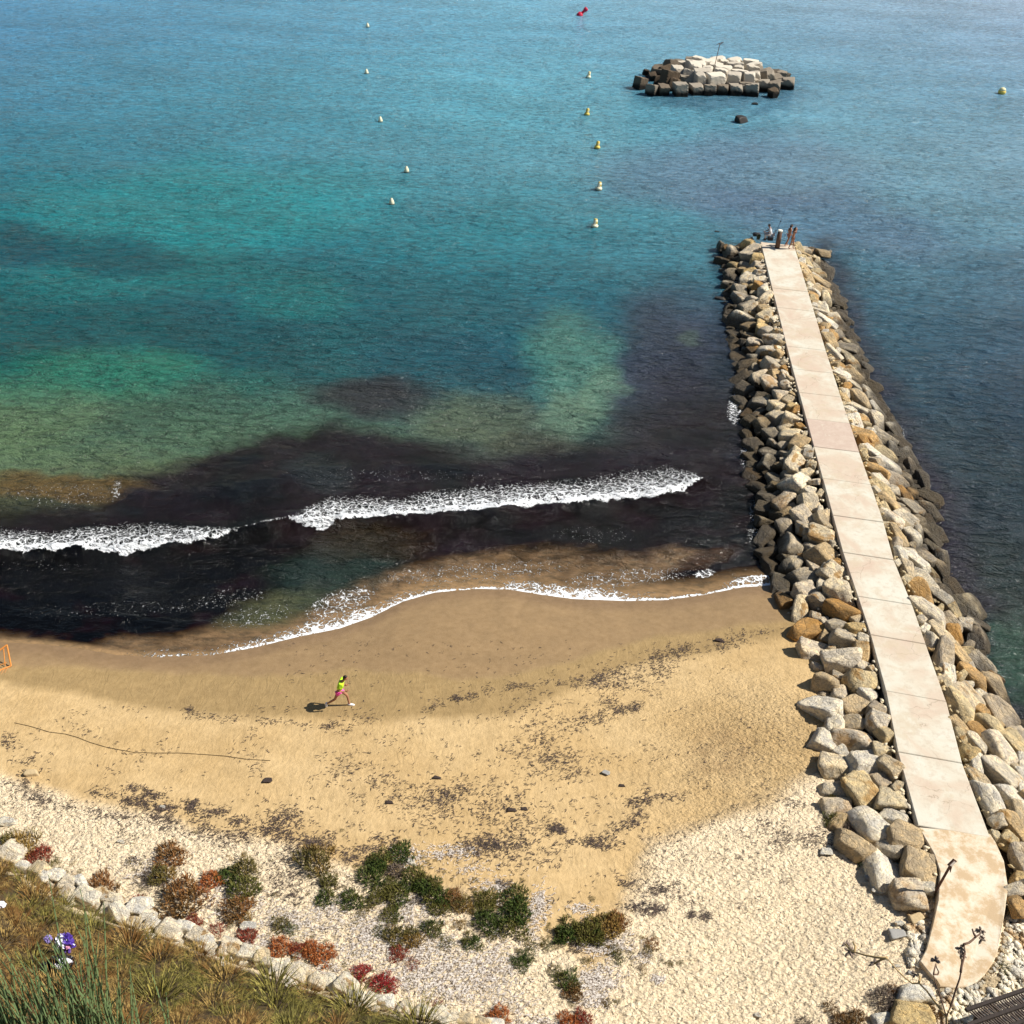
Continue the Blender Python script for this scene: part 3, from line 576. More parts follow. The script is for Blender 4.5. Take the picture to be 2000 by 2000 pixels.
# ------------------------------------------------------------------ STONE WALL ON THE SLOPE
wall = empty('stone_wall', (-8, 25, 2)); tag(wall, 'rough dry wall of pale limestone blocks along the grassy slope', 'wall')
WS = [(5,1668,34),(28,1672,48),(48,1690,24),(78,1697,36),(92,1712,28),(111,1708,34),(135,1722,30),(137,1747,34),(163,1728,32),(176,1752,42),(203,1748,34),(224,1758,34),(211,1772,28),(238,1785,36),(264,1797,28),(272,1771,42),(290,1790,32),(310,1806,30),(284,1812,28),(336,1822,48),(366,1812,34),(388,1826,36),(404,1838,32),(416,1850,30),(427,1866,22),(452,1850,40),(470,1862,32),(492,1862,36),(514,1868,34),(530,1880,30),(544,1886,34),(556,1906,28),(583,1896,40),(570,1912,24),(602,1908,30),(628,1920,34),(650,1922,34),(679,1930,44),(698,1944,30),(725,1954,32),(757,1958,34),(775,1968,22),(792,1966,32),(815,1974,24),(838,1980,34),(866,1986,36),(890,1992,32),(912,1992,34),(940,1998,34),(968,2004,34),(1000,2012,36),(1035,2018,34)]
for i, (a, b, w_) in enumerate(WS):
    X, Y, z = ground_at(a, b+7); R = w_/float(mpp(a, b, 2.0))/2*1.12; r_ = random.uniform
    place('stone', WALL_ME[i % 9], Vector((float(X), float(Y), float(z)+R*.55))-wall.location, (R*r_(1.0, 1.3), R*r_(.85, 1.1), R*r_(1.05, 1.35)), (r_(.1, .5), r_(-.2, .2), r_(-.8, .2)), wall)
    X, Y, z = ground_at(a+8, b+20); R2 = R*.62
    place('stone', WALL_ME[(i*5+2) % 9], Vector((float(X), float(Y), float(z)+R2*.3))-wall.location, (R2*1.1, R2*.8, R2), (r_(-.3, .3), r_(-.3, .3), r_(0, 3)), wall)
# ------------------------------------------------------------------ EDGING AND GRAVEL BY THE WALKWAY
edg = empty('stone_edging', (float(fc[15][0]), float(fc[15][1]), 1.4)); tag(edg, 'row of small pale stones edging the curved walkway end', 'edging')
ep = np.array([(1976,1745),(1972,1772),(1965,1815),(1957,1862),(1950,1880),(1938,1895),(1926,1910),(1912,1924),(1895,1932),(1864,1936),(1836,1934)], float)
sl = np.concatenate([[0], np.cumsum(np.hypot(*np.diff(ep, axis=0).T))])
for i, q in enumerate(np.arange(0, sl[-1], 8.2)):
    a, b = np.interp(q, sl, ep[:, 0])+random.uniform(-1.5, 1.5), np.interp(q, sl, ep[:, 1])+random.uniform(-1.5, 1.5); X, Y, z = ground_at(a, b); R = random.uniform(.07, .13)
    place('stone', SMALL_ME[i % 6], Vector((float(X), float(Y), float(z)+.05))-edg.location, (R*1.2, R, R), (random.uniform(-.3, .3), 0, random.uniform(0, 3)), edg)
it = []
r = np.random.default_rng(5)
for _ in range(5200):
    a, b = r.uniform(1840, 2080), r.uniform(1600, 2060)
    if seg_poly(np.array([float(a)]), np.array([float(b)]), foot)[0] > -7 : continue
    if b < 1935 and a < 1955: continue
    if a < 1850+max(0, (1960-b))*.4 and b < 1935: continue
    it.append((a, b))
for _ in range(700):
    b = r.uniform(1640, 1890); a = np.interp(b, [1640, 1700, 1760, 1890], [1700, 1740, 1775, 1775])+abs(r.normal(0, 22)); 
    if seg_poly(np.array([a]), np.array([b]), foot)[0] < -3: it.append((a, b))
it = np.array(it); X, Y, z = ground_at(it[:, 0], it[:, 1]); sz = np.clip(r.lognormal(-2.65, .45, len(it)), .035, .26)
items = [(X[i], Y[i], z[i]+sz[i]*.3, (sz[i]*1.25, sz[i]*.95, sz[i]*.7), (r.normal(0, .3), r.normal(0, .3), r.uniform(0, 6))) for i in range(len(it))]
tag(scatter_mesh('pebbles', items, M_WALL, shapes=[boulder_shape(800+i, ICO1, 8, .06, .04, .75) for i in range(6)]), 'pale pebbles and gravel strewn beside the walkway end', kind='stuff')
# ------------------------------------------------------------------ BLOCK ISLAND
t = NT('old_concrete_block'); tc = t.new('TexCoord').outputs['Object']; pos = t.new('NewGeometry').outputs['Position']; oi = t.new('ObjectInfo').outputs['Random']
n = t.noise(pos, .8, 5, .6); dk = t.new('Attribute', _attribute_type='OBJECT', _attribute_name='weathering').outputs['Fac']
c = t.mix(n, (.60, .53, .42), (.70, .64, .54)); cd = t.mix(n, (.05, .036, .024), (.15, .108, .07))
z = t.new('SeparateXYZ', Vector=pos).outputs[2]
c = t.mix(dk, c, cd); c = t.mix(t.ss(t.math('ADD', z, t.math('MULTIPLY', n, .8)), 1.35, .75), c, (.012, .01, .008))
t.set(Base_Color=c, Roughness=.9, Specular_IOR_Level=.2, Normal=t.bump(t.noise(pos, 3, 5), .5, .08)); M_BLK = t.m
isl = empty('breakwater', (0, 0, 0)); cx, cy = on_plane(1392, 176, 0); isl.location = (float(cx), float(cy)+5.2, 0); tag(isl, 'low island of jumbled concrete cubes standing in the sea', 'breakwater')
BLKS = []
for i in range(6):
    q = np.random.default_rng(900+i); V, F = ICO3; R = .5/np.abs(V).max(1)
    for _ in range(3):
        n = q.choice([-1., 1.], 3)*q.uniform(.5, 1, 3); n /= np.linalg.norm(n); dd = V @ n; hcut = q.uniform(.60, .74); R = np.where(dd > .05, np.minimum(R, hcut/np.maximum(dd, .05)), R)
    R = R*(1+.03*fbm(V[:, 0]*3+i*3, V[:, 1]*3+V[:, 2]*2.5, 3)); BLKS.append(mesh_np('concrete_block', V*R[:, None], F, [M_BLK], False))
def blk(px_, py_, z, s, rot, w, parent=isl):
    z *= .84; s = tuple(q*random.uniform(.82, 1.0) for q in s)
    X, Y = on_plane(px_, py_, z); o = place('concrete_block', random.choice(BLKS), Vector((float(X), float(Y), z))-isl.location, s, rot, isl); o['weathering'] = float(w); return o
def Z1(a, b): return 1200+a/4.83, 60+b/4.83
for i, (a, b, s_, w_, tl) in enumerate([(245,495,1.5,.95,1),(355,555,1.5,.8,1),(460,560,1.35,.9,1),(620,560,1.9,.6,.3),(300,395,.9,1,.5),(365,440,1.1,1,.6),(420,480,1.3,1,.8),(415,400,1.8,.9,.7),(480,400,1.9,1,.7),(520,450,2.,1,.6),(545,500,1.9,1,.6),(530,340,1.9,.9,.6),(605,330,1.6,.85,.3),(640,345,1.6,.3,.1),(590,400,1.8,.3,.3),(650,460,2.,.7,.5),(700,430,1.9,.4,.4),(1290,500,1.9,.55,.2),(1310,455,1.8,.3,.2),(1300,560,1.8,.6,.3),(1390,440,1.8,.8,.6),(1440,430,1.8,.7,.8),(1400,520,1.7,.6,.3),(1330,390,1.8,.7,.8),(1310,370,1.6,.6,.8),(1500,430,1.6,.9,.6),(1520,470,1.6,.8,.5),(1510,540,1.6,.8,.4),(1570,440,1.7,.75,.2),(1640,505,1.7,.7,.2),(1560,510,1.3,.7,.3),(1110,335,1.5,.8,.7),(1190,350,1.7,.2,.2),(720,310,1.8,.8,.2),(960,310,1.7,.85,.1),(1500,590,1.3,1,.5),(1100,330,1.4,.8,.6),(440,360,1.3,.9,.7),(1610,430,1.2,.9,.6),(1230,545,1.8,.8,.3)]):
    z = float(np.clip((s_/2)*(.65+.35*tl)+(.6 if 330 < b < 460 and 480 < a < 1450 else 0), .3, 2.)); p, q = Z1(a, b)
    blk(p, q, z, (s_*.95,)*3, (random.uniform(-.6, .6)*tl, random.uniform(-.6, .6)*tl, random.uniform(0, 1.5) if tl > .45 else random.uniform(-.25, .25)), w_)
for i, a in enumerate([770, 895, 1020, 1140, 1240]): p, q = Z1(a, 556+3*(i % 2)); blk(p, q, .62, (1.45+.1*(i % 2), 1.7, 1.35), (random.uniform(-.18, .18), random.uniform(-.15, .15), random.uniform(-.4, .4)), .6+.12*(i % 3))
yy = 0
for rrow, (b, a0, a1) in enumerate([(462, 760, 1240), (425, 740, 1260), (392, 730, 1290), (362, 690, 1270), (335, 660, 1230), (312, 720, 1120)]):
    a = a0
    while a < a1:
        w_ = random.uniform(1.2, 2.5); p, q = Z1(a+w_*38, b-6+random.uniform(-3, 3)); blk(p, q, 1.72+random.uniform(-.07, .07), (w_*.94, random.uniform(1.35, 1.7), 1.5), (random.uniform(-.14, .14), random.uniform(-.14, .14), random.uniform(-.5, .5)), random.choice([0, .05, .1, .3])); a += w_*78
bm = bmesh.new(); lathe(bm, [(8.6, -1.5), (8.2, -.1), (6.4, .7), (4.6, 1.1)], 24); bmesh.ops.scale(bm, vec=(1, .55, 1), verts=bm.verts)
bm_obj('core', bm, M_WROCK, isl)
pole = empty('marker_pole', tuple(map(float, (*on_plane(1397, 122, 2.4), 2.2)))); tag(pole, 'thin leaning marker pole on top of the block island', 'pole')
M_RUST = simple('rusty_steel', (.10, .05, .035), .8, .4, 14, bump=.4)
bm = bmesh.new(); tube(bm, [(0, 0, 0), (.25, 0, 2.45)], .045); bm_obj('mast', bm, M_RUST, pole)
bm = bmesh.new(); tube(bm, [(-.15, 0, 2.3), (.68, 0, 2.62)], .04); tube(bm, [(.3, 0, 2.3), (.55, .0, 2.55)], .03); bm_obj('crossbar', bm, M_RUST, pole)
# ------------------------------------------------------------------ BUOYS
M_BW = simple('faded_white_buoy', (.78, .72, .50), .5, .1); M_BY = simple('yellow_buoy', (.72, .52, .10), .5, .1); M_BD = simple('dark_waterline', (.05, .045, .03), .6, .3); M_BR = simple('red_buoy', (.55, .02, .06), .5, .1)
def buoy(px_, py_, kind, lab, grp, h=None, tilt=(0, 0)):
    X, Y = on_plane(px_, py_, 0); b = empty('buoy', (float(X), float(Y), 0)); tag(b, lab, 'buoy', grp); b.rotation_euler = (tilt[0], tilt[1], random.random()); b.scale = (.76 if kind != 'ball' else .85,)*3
    if kind == 'cone':
        bm = bmesh.new(); lathe(bm, [(.02, -.3), (.30, -.12), (.36, .02), (.30, .10)], 14); bm_obj('float', bm, M_BD, b, True)
        bm = bmesh.new(); lathe(bm, [(.31, .09), (.33, .16), (.24, .45), (.12, .68), (.07, .74), (.02, .76)], 14); bm_obj('cone', bm, M_BW, b, True)
        bm = bmesh.new(); lathe(bm, [(.03, .74), (.03, .84)], 8); bm_obj('lifting_eye', bm, M_BD, b)
    elif kind == 'can':
        m = M_BY if h == 'y' else M_BW
        bm = bmesh.new(); lathe(bm, [(.05, -.5), (.34, -.3), (.40, -.02), (.40, .05)], 14); bm_obj('float', bm, M_BD, b, True)
        bm = bmesh.new(); lathe(bm, [(.39, .04), (.40, .28), (.30, .34), (.25, .40), (.24, .82), (.20, .9)], 14); bm_obj('can', bm, m, b, True)
        bm = bmesh.new(); lathe(bm, [(.20, .89), (.20, .96), (.05, 1.0)], 12); bm_obj('cap', bm, M_BY, b, True)
        bm = bmesh.new(); box(bm, (0, -.245, .6), (.2, .03, .22)); bm_obj('plate', bm, M_BY if h != 'y' else M_BW, b)
    elif kind == 'ball':
        bm = bmesh.new(); lathe(bm, [(.05, -.55), (.4, -.35), (.5, -.05), (.5, .02)], 18); bm_obj('float', bm, M_BD, b, True)
        bm = bmesh.new(); lathe(bm, [(.50, .01), (.56, .25), (.52, .5)], 18); bm_obj('lower_shell', bm, M_BY, b, True)
        bm = bmesh.new(); lathe(bm, [(.52, .5), (.42, .72), (.25, .86), (.05, .92)], 18); bm_obj('upper_shell', bm, simple('sunbleached_yellow', (.75, .68, .38), .5, .1), b, True)
    else:
        bm = bmesh.new(); lathe(bm, [(.1, -.6), (.55, -.4), (.62, 0), (.55, .45), (.3, .6)], 16); bm_obj('float', bm, M_BR, b, True)
        bm = bmesh.new(); lathe(bm, [(.26, .58), (.24, 1.3), (.40, 1.32), (.42, 1.9), (.3, 1.98)], 14); bm_obj('tower', bm, M_BR, b, True)
    return b
GL, GR = 'white cone buoys in the left line', 'can buoys in the line off the bay'
for a in [(718,53,'farthest of the five white cone buoys, near the top edge'),(716,144,'white cone buoy second from the top in the left line'),(743,238,'white cone buoy in the middle of the left line'),(794,336,'white cone buoy fourth from the top, standing farthest right'),(765,399,'nearest white cone buoy of the left line')]: buoy(a[0], a[1], 'cone', a[2], GL)
for a in [(1149,152,'w','farthest white can buoy, left of the block island'),(1146,225,'y','yellow can buoy second from the top in the right line'),(1166,290,'y','yellow can buoy in the middle of the right line'),(1169,371,'w','white can buoy fourth from the top in the right line'),(1161,444,'w','nearest white can buoy, left of the pier head')]: buoy(a[0], a[1], 'can', a[3], GR, a[2], (0, .14))
buoy(1956,183,'ball','round yellow buoy alone near the right edge',None)
buoy(1132,30,'red','red buoy tilted to the right near the top edge',None,tilt=(0,.85))
# ------------------------------------------------------------------ PEOPLE
M_SKIN = simple('tanned_skin', (.36, .17, .10), .55, .1); M_SKIND = simple('dark_tanned_skin', (.24, .11, .07), .55, .1); M_HAIR = simple('dark_hair', (.015, .01, .008), .5, .2)
def skin(name, pts, edges, rad, mat, parent, sub=2):
    me = bpy.data.meshes.new(name); me.from_pydata([Vector(p) for p in pts], edges, []); me.materials.append(mat)
    o = link(bpy.data.objects.new(name, me), parent); m = o.modifiers.new('skin', 'SKIN'); m.use_smooth_shade = True
    sv = me.skin_vertices[0].data
    for i, r_ in enumerate(rad): sv[i].radius = (r_, r_) if not isinstance(r_, tuple) else r_; sv[i].use_root = (i == 0)
    s = o.modifiers.new('sub', 'SUBSURF'); s.levels = sub; s.render_levels = sub; return o
def hand(parent, mat, p, d, up=(0, 0, 1)):
    p = Vector(p); d = Vector(d).normalized(); s = d.cross(Vector(up)).normalized(); n = s.cross(d)
    bm = bmesh.new(); tube(bm, [p-d*.02, p+d*.04, p+d*.085], [.024, .040, .038], 8)
    for i, (o, l) in enumerate(((-.03, .065), (-.01, .078), (.01, .074), (.029, .056))):
        a = p+d*.078+s*o; tube(bm, [a, a+d*l*.5-n*.008, a+d*l*.85-n*.035], [.010, .009, .007], 5)
    a = p+d*.02+s*.034; tube(bm, [a, a+s*.025+d*.03, a+s*.03+d*.06-n*.01], [.012, .011, .008], 5)
    return bm_obj('hand', bm, mat, parent, True)
def head(parent, skinm, c, face, hairm, hair='short', tilt=0):
    """a shaped head with brow, nose, jaw, ears; hair is a cap (plus tail) of its own"""
    V, F = ICO3; P = V.copy(); P[:, 0] *= .093; P[:, 1] *= .076; P[:, 2] *= .118
    jaw = P[:, 2] < -.02; P[jaw, 1] *= .82; P[jaw, 0] *= .9
    nose = np.exp(-((V[:, 1]/.16)**2+((V[:, 2]+.08)/.22)**2))*(V[:, 0] > 0); P[:, 0] += .024*nose
    for s in (-1, 1):
        eye = np.exp(-(((V[:, 1]-.36*s)/.14)**2+((V[:, 2]-.08)/.10)**2))*(V[:, 0] > 0); P[:, 0] -= .010*eye
        ear = np.exp(-(((V[:, 0])/.16)**2+((V[:, 2]+.02)/.2)**2+((V[:, 1]-s)/.3)**2)); P[:, 1] += s*.018*ear
    mouth = np.exp(-((V[:, 1]/.25)**2+((V[:, 2]+.45)/.07)**2))*(V[:, 0] > 0); P[:, 0] -= .006*mouth
    a = math.atan2(face[1], face[0]); R = np.array(Euler((0, tilt, a)).to_matrix()); P = P @ R.T
    o = obj_np('head', P, F, skinm, parent, True); o.location = c
    Q = V*np.array([.101, .086, .126]); Q[:, 0] -= .012; Q[:, 2] += .012
    keep = (V[:, 2] > .28) | (V[:, 0] < -.12); keep &= ~((V[:, 0] > .55) & (V[:, 2] < .6)); Q = Q*(1+.03*fbm(V[:, 0]*4, V[:, 1]*4+V[:, 2]*3, 2))[:, None]; Q = Q @ R.T
    Fk = F[keep[F].all(1)]; h = obj_np('hair', Q, Fk, hairm, parent, True); h.location = c; so = h.modifiers.new('thick', 'SOLIDIFY'); so.thickness = .012
    if hair == 'long':
        bm = bmesh.new(); b = Vector((-math.cos(a), -math.sin(a), 0)); tube(bm, [b*.05+Vector((0, 0, .05)), b*.11+Vector((0, 0, -.05)), b*.14+Vector((0, 0, -.2)), b*.12+Vector((0, 0, -.38))], [.07, .075, .065, .02], 10)
        bm_obj('ponytail', bm, hairm, parent, True, c)
    return o
def clothing(name, pts, rad, mat, parent, edges=None): return skin(name, pts, edges or [(i, i+1) for i in range(len(pts)-1)], rad, mat, parent, 2)
def torso_body(mat, root, J, thick=1.0):
    """J: dict of joints; a single continuous skinned body"""
    names = ['pelvis','waist','chest','neck','skull','hipL','kneeL','ankleL','toeL','hipR','kneeR','ankleR','toeR','shL','elL','wrL','shR','elR','wrR']
    R = dict(pelvis=(.13,.10), waist=(.115,.09), chest=(.15,.105), neck=.052, skull=.05, hipL=.085, kneeL=.055, ankleL=.038, toeL=.03, hipR=.085, kneeR=.055, ankleR=.038, toeR=.03, shL=.055, elL=.042, wrL=.028, shR=.055, elR=.042, wrR=.028)
    E = [('pelvis','waist'),('waist','chest'),('chest','neck'),('neck','skull'),('pelvis','hipL'),('hipL','kneeL'),('kneeL','ankleL'),('ankleL','toeL'),('pelvis','hipR'),('hipR','kneeR'),('kneeR','ankleR'),('ankleR','toeR'),('chest','shL'),('shL','elL'),('elL','wrL'),('chest','shR'),('shR','elR'),('elR','wrR')]
    ix = {n: i for i, n in enumerate(names)}
    def rr(n): v = R[n]; return (v[0]*thick, v[1]*thick) if isinstance(v, tuple) else v*thick
    return skin('body', [J[n] for n in names], [(ix[a], ix[b]) for a, b in E], [rr(n) for n in names], mat, root)
def shoe(parent, mat, a, b):
    a = Vector(a); b = Vector(b); d = (b-a).normalized(); bm = bmesh.new(); tube(bm, [a-d*.07, a, b, b+d*.06], [.045, .056, .05, .028], 8); return bm_obj('shoe', bm, mat, parent, True)
M_LIME = simple('lime_running_shirt', (.52, .85, .03), .7, .08); M_PINKS = simple('pink_shorts', (.80, .09, .42), .7, .12); M_WHITE = simple('white_cloth', (.82, .82, .84), .75, .05); M_DARK = simple('dark_cloth', (.025, .025, .03), .8, .3)
# runner
X, Y, z = ground_at(663, 1379); run = empty('person', (float(X), float(Y), float(z)+.0), math.radians(-3)); tag(run, 'person running right along wet sand in lime shirt, pink shorts, white shoes', 'person')
J = dict(pelvis=(.02,0,.92), waist=(.07,0,1.08), chest=(.15,0,1.32), neck=(.21,0,1.47), skull=(.27,0,1.57), hipL=(0,-.09,.88), kneeL=(-.14,-.10,.48), ankleL=(-.52,-.10,.15), toeL=(-.52,-.10,.02), hipR=(.06,.09,.88), kneeR=(.33,.10,.56), ankleR=(.40,.10,.08), toeR=(.56,.10,.03), shL=(.15,.19,1.40), elL=(.02,.27,1.14), wrL=(.24,.22,1.02), shR=(.16,-.19,1.40), elR=(.10,-.30,1.12), wrR=(.36,-.22,1.10))
torso_body(M_SKIN, run, J, 1.05); head(run, M_SKIN, (.32, 0, 1.64), (1, 0), M_HAIR, tilt=.25)
skin('shirt', [(.04,0,.96),(.08,0,1.1),(.15,0,1.32),(.18,0,1.42),(.15,.2,1.40),(.08,.26,1.24),(.15,-.2,1.40),(.12,-.28,1.24)], [(0,1),(1,2),(2,3),(2,4),(4,5),(2,6),(6,7)], [(.16,.14),(.15,.135),(.19,.15),(.09,.08),.09,.08,.09,.08], M_LIME, run)
skin('shorts', [(.03,0,.94),(.01,-.09,.86),(-.05,-.10,.68),(.07,.09,.86),(.20,.10,.72)], [(0,1),(1,2),(0,3),(3,4)], [(.13,.12),.11,.105,.11,.105], M_PINKS, run)
shoe(run, M_WHITE, (-.52,-.10,.15), (-.54,-.10,.02)); shoe(run, M_WHITE, (.40,.10,.05), (.56,.10,.04)); hand(run, M_SKIN, J['wrL'], (.8,0,.3)); hand(run, M_SKIN, J['wrR'], (.8,.1,.5))
# fisherman seated on his case at the pier head
def pier_pt(px_, py_, z=1.63): X, Y = on_plane(px_, py_, z); return float(X), float(Y), z
def zoom2(a, b): return 1380+a/6.0375, 380+b/6.0375
fx = pier_pt(*zoom2(718, 535)); fis = empty('person', fx, math.radians(180)); tag(fis, 'person in a white shirt sitting fishing on the pier head', 'person')
J = dict(pelvis=(-.18,0,.46), waist=(-.15,0,.62), chest=(-.08,0,.88), neck=(-.02,0,1.04), skull=(.02,0,1.12), hipL=(-.12,.1,.46), kneeL=(.30,.14,.48), ankleL=(.22,.14,.08), toeL=(.36,.14,.04), hipR=(-.12,-.1,.46), kneeR=(.30,-.14,.48), ankleR=(.10,-.14,.08), toeR=(.24,-.14,.04), shL=(-.07,.19,.96), elL=(.06,.25,.72), wrL=(.30,.15,.66), shR=(-.07,-.19,.96), elR=(.06,-.25,.72), wrR=(.30,-.13,.66))
torso_body(M_SKIND, fis, J); head(fis, M_SKIND, (.07, 0, 1.21), (1, 0), M_HAIR, tilt=.3)
skin('shirt', [(-.18,0,.46),(-.15,0,.64),(-.08,0,.88),(-.04,0,.98),(-.07,.2,.95),(.01,.25,.80),(-.07,-.2,.95),(.01,-.25,.80)], [(0,1),(1,2),(2,3),(2,4),(4,5),(2,6),(6,7)], [(.18,.15),(.17,.14),(.18,.14),(.08,.08),.085,.075,.085,.075], M_WHITE, fis)
skin('trousers', [(-.18,0,.44),(-.08,.11,.46),(.28,.14,.48),(.22,.14,.16),(-.08,-.11,.46),(.28,-.14,.48),(.12,-.14,.16)], [(0,1),(1,2),(2,3),(0,4),(4,5),(5,6)], [(.15,.12),.10,.08,.065,.10,.08,.065], simple('pale_trousers', (.5, .47, .45), .8, .1), fis)
hand(fis, M_SKIND, J['wrL'], (1,0,0)); hand(fis, M_SKIND, J['wrR'], (1,0,0)); shoe(fis, M_DARK, (.22,.14,.05), (.36,.14,.04)); shoe(fis, M_DARK, (.10,-.14,.05), (.24,-.14,.04))
bm = bmesh.new(); box(bm, (0, 0, .15), (.44, .34, .30), bev=.02); case = bm_obj('tackle_box', bm, simple('black_plastic_case', (.02, .022, .03), .4, .1), loc=(fx[0]+.2, fx[1], 1.63)); tag(case, 'dark tackle box the seated fisher sits on', 'box')
bm = bmesh.new(); lathe(bm, [(.13, 0), (.17, .34), (.18, .34), (.16, .33), (.12, .02)], 16); bk = bm_obj('bucket', bm, simple('dark_green_bucket', (.02, .035, .02), .5, .2), smooth=False, loc=(fx[0]-.75, fx[1]+.05, 1.63)); tag(bk, 'dark bucket in front of the seated fisher', 'bucket')
bm = bmesh.new(); box(bm, (0, 0, .16), (.6, .3, .3), bev=.09); bag = bm_obj('bag', bm, M_DARK, smooth=True, loc=(fx[0]-.85, fx[1]+.55, 1.68)); tag(bag, 'dark soft bag lying beside the bucket', 'bag')
rod0 = pier_pt(*zoom2(795, 500), 1.7); rod = empty('fishing_rod', rod0); tag(rod, 'long thin fishing rod standing upright in its holder on the pier head', 'fishing rod')
bm = bmesh.new(); tube(bm, [(0, 0, .1), (.35, .1, 1.4), (.95, .3, 4.6)], [.022, .014, .006], 6); bm_obj('blank', bm, simple('blue_grey_rod', (.03, .06, .14), .3, .1), rod)
bm = bmesh.new(); tube(bm, [(.33, .06, 1.3), (.33, .18, 1.3)], [.05, .05], 10); tube(bm, [(.31, .12, 1.22), (.25, .12, 1.16)], .012, 5); bm_obj('reel', bm, M_DARK, rod)
bm = bmesh.new()
for s in (-.3, .3): tube(bm, [(s, -.1, -.06), (.05, 0, .6)], .016, 5)
tube(bm, [(0, .35, -.06), (.05, 0, .6)], .016, 5); bm_obj('tripod', bm, M_RUST, rod)
bm = bmesh.new(); lathe(bm, [(.10, 0), (.13, .22), (.14, .22), (.1, .03)], 12); q = bm_obj('bait_tub', bm, simple('pale_tub', (.45, .45, .5), .5, .1), loc=pier_pt(*zoom2(785, 492), 1.63)); tag(q, 'small pale bait tub behind the seated fisher', 'tub')
# two women standing
def woman(px_, py_, rz, J, label, top, bottom, face, hair='long', shift=(0, 0)):
    g = pier_pt(px_, py_); w = empty('person', g, rz); tag(w, label, 'person'); w.scale = (1.08,)*3; torso_body(M_SKIN, w, J, 1.0)
    n = Vector(J['skull']); head(w, M_SKIN, (n.x+.03, n.y, n.z+.06), face, M_HAIR, hair)
    c = Vector(J['chest']); p = Vector(J['pelvis']); skin('top', [c+Vector((0, -.09, -.03)), c+Vector((.02, 0, -.03)), c+Vector((0, .09, -.03))], [(0, 1), (1, 2)], [.105, .115, .105], top, w)
    skin('bottom', [p+Vector((0, 0, .04)), p+Vector((0, .07, -.04)), p+Vector((0, -.07, -.04))], [(0, 1), (0, 2)], [(.135, .115), .095, .095], bottom, w)
    hand(w, M_SKIN, J['wrL'], Vector(J['wrL'])-Vector(J['elL'])); hand(w, M_SKIN, J['wrR'], Vector(J['wrR'])-Vector(J['elR'])); return w
J1 = dict(pelvis=(0,0,.86), waist=(.01,0,1.02), chest=(.02,0,1.24), neck=(.03,0,1.39), skull=(.04,0,1.48), hipL=(0,.09,.82), kneeL=(.06,.09,.46), ankleL=(-.04,.09,.08), toeL=(.10,.09,.03), hipR=(0,-.09,.82), kneeR=(-.08,-.09,.46), ankleR=(-.26,-.09,.08), toeR=(-.12,-.09,.03), shL=(.02,.17,1.32), elL=(-.02,.22,1.05), wrL=(.10,.16,.88), shR=(.02,-.17,1.32), elR=(-.04,-.22,1.05), wrR=(.12,-.18,.90))
woman(*zoom2(950, 605), math.radians(15), J1, 'person in a pale bikini standing nearer the sea of the two women', simple('pale_pink_top', (.7, .5, .55), .7, .1), simple('salmon_bottom', (.55, .25, .2), .7, .1), (1, .3))
J2 = dict(J1); J2.update(elL=(.16,.30,1.40), wrL=(.10,.16,1.56), elR=(.20,-.28,1.38), wrR=(.12,-.12,1.55), kneeR=(-.05,-.09,.46), ankleR=(-.18,-.09,.08), toeR=(-.04,-.09,.03), ankleL=(.12,.09,.08), toeL=(.25,.09,.03), kneeL=(.10,.09,.46))
woman(*zoom2(995, 640), math.radians(-20), J2, 'person in a dark bikini holding up long dark hair with both hands', simple('dark_red_top', (.12, .03, .04), .7, .1), simple('dark_bottom', (.12, .04, .04), .7, .1), (1, 0))
# post on the pier head
pp = pier_pt(*zoom2(833, 625)); post = empty('bollard_post', pp); tag(post, 'thick brown wooden post with pale top on the pier head', 'post')
bm = bmesh.new(); lathe(bm, [(.20, -.02), (.19, .6), (.18, 1.35)], 14); bm_obj('shaft', bm, simple('brown_weathered_wood', (.13, .07, .045), .85, .4, 8, bump=.6), post, True)
bm = bmesh.new(); lathe(bm, [(.19, 1.35), (.19, 1.45), (.15, 1.47)], 14); bm_obj('cap', bm, simple('pale_cap', (.75, .72, .62), .7, .1), post)
# rusty sign post by the walkway end
sp = (*map(float, on_plane(1829, 1738, 1.6)), 1.6); sg = empty('sign_post', sp); tag(sg, 'rusty leaning post with a small diamond panel at the walkway edge', 'sign')
bm = bmesh.new(); tube(bm, [(0, 0, -.1), (.12, .0, 1.35)], .045, 8); bm_obj('post', bm, M_RUST, sg)
bm = bmesh.new(); R = Euler((0, math.radians(45), .5)).to_matrix(); box(bm, (.14, 0, 1.5), (.3, .05, .3), R); bm_obj('panel', bm, M_RUST, sg)
bm = bmesh.new(); box(bm, (.155, -.035, 1.5), (.2, .012, .2), R); bm_obj('panel_face', bm, simple('faded_panel', (.55, .5, .46), .7, .2), sg)
bm = bmesh.new(); tube(bm, [(.14, 0, 1.36), (.2, -.02, 1.02)], [.05, .015], 5); bm_obj('bracket', bm, M_RUST, sg)
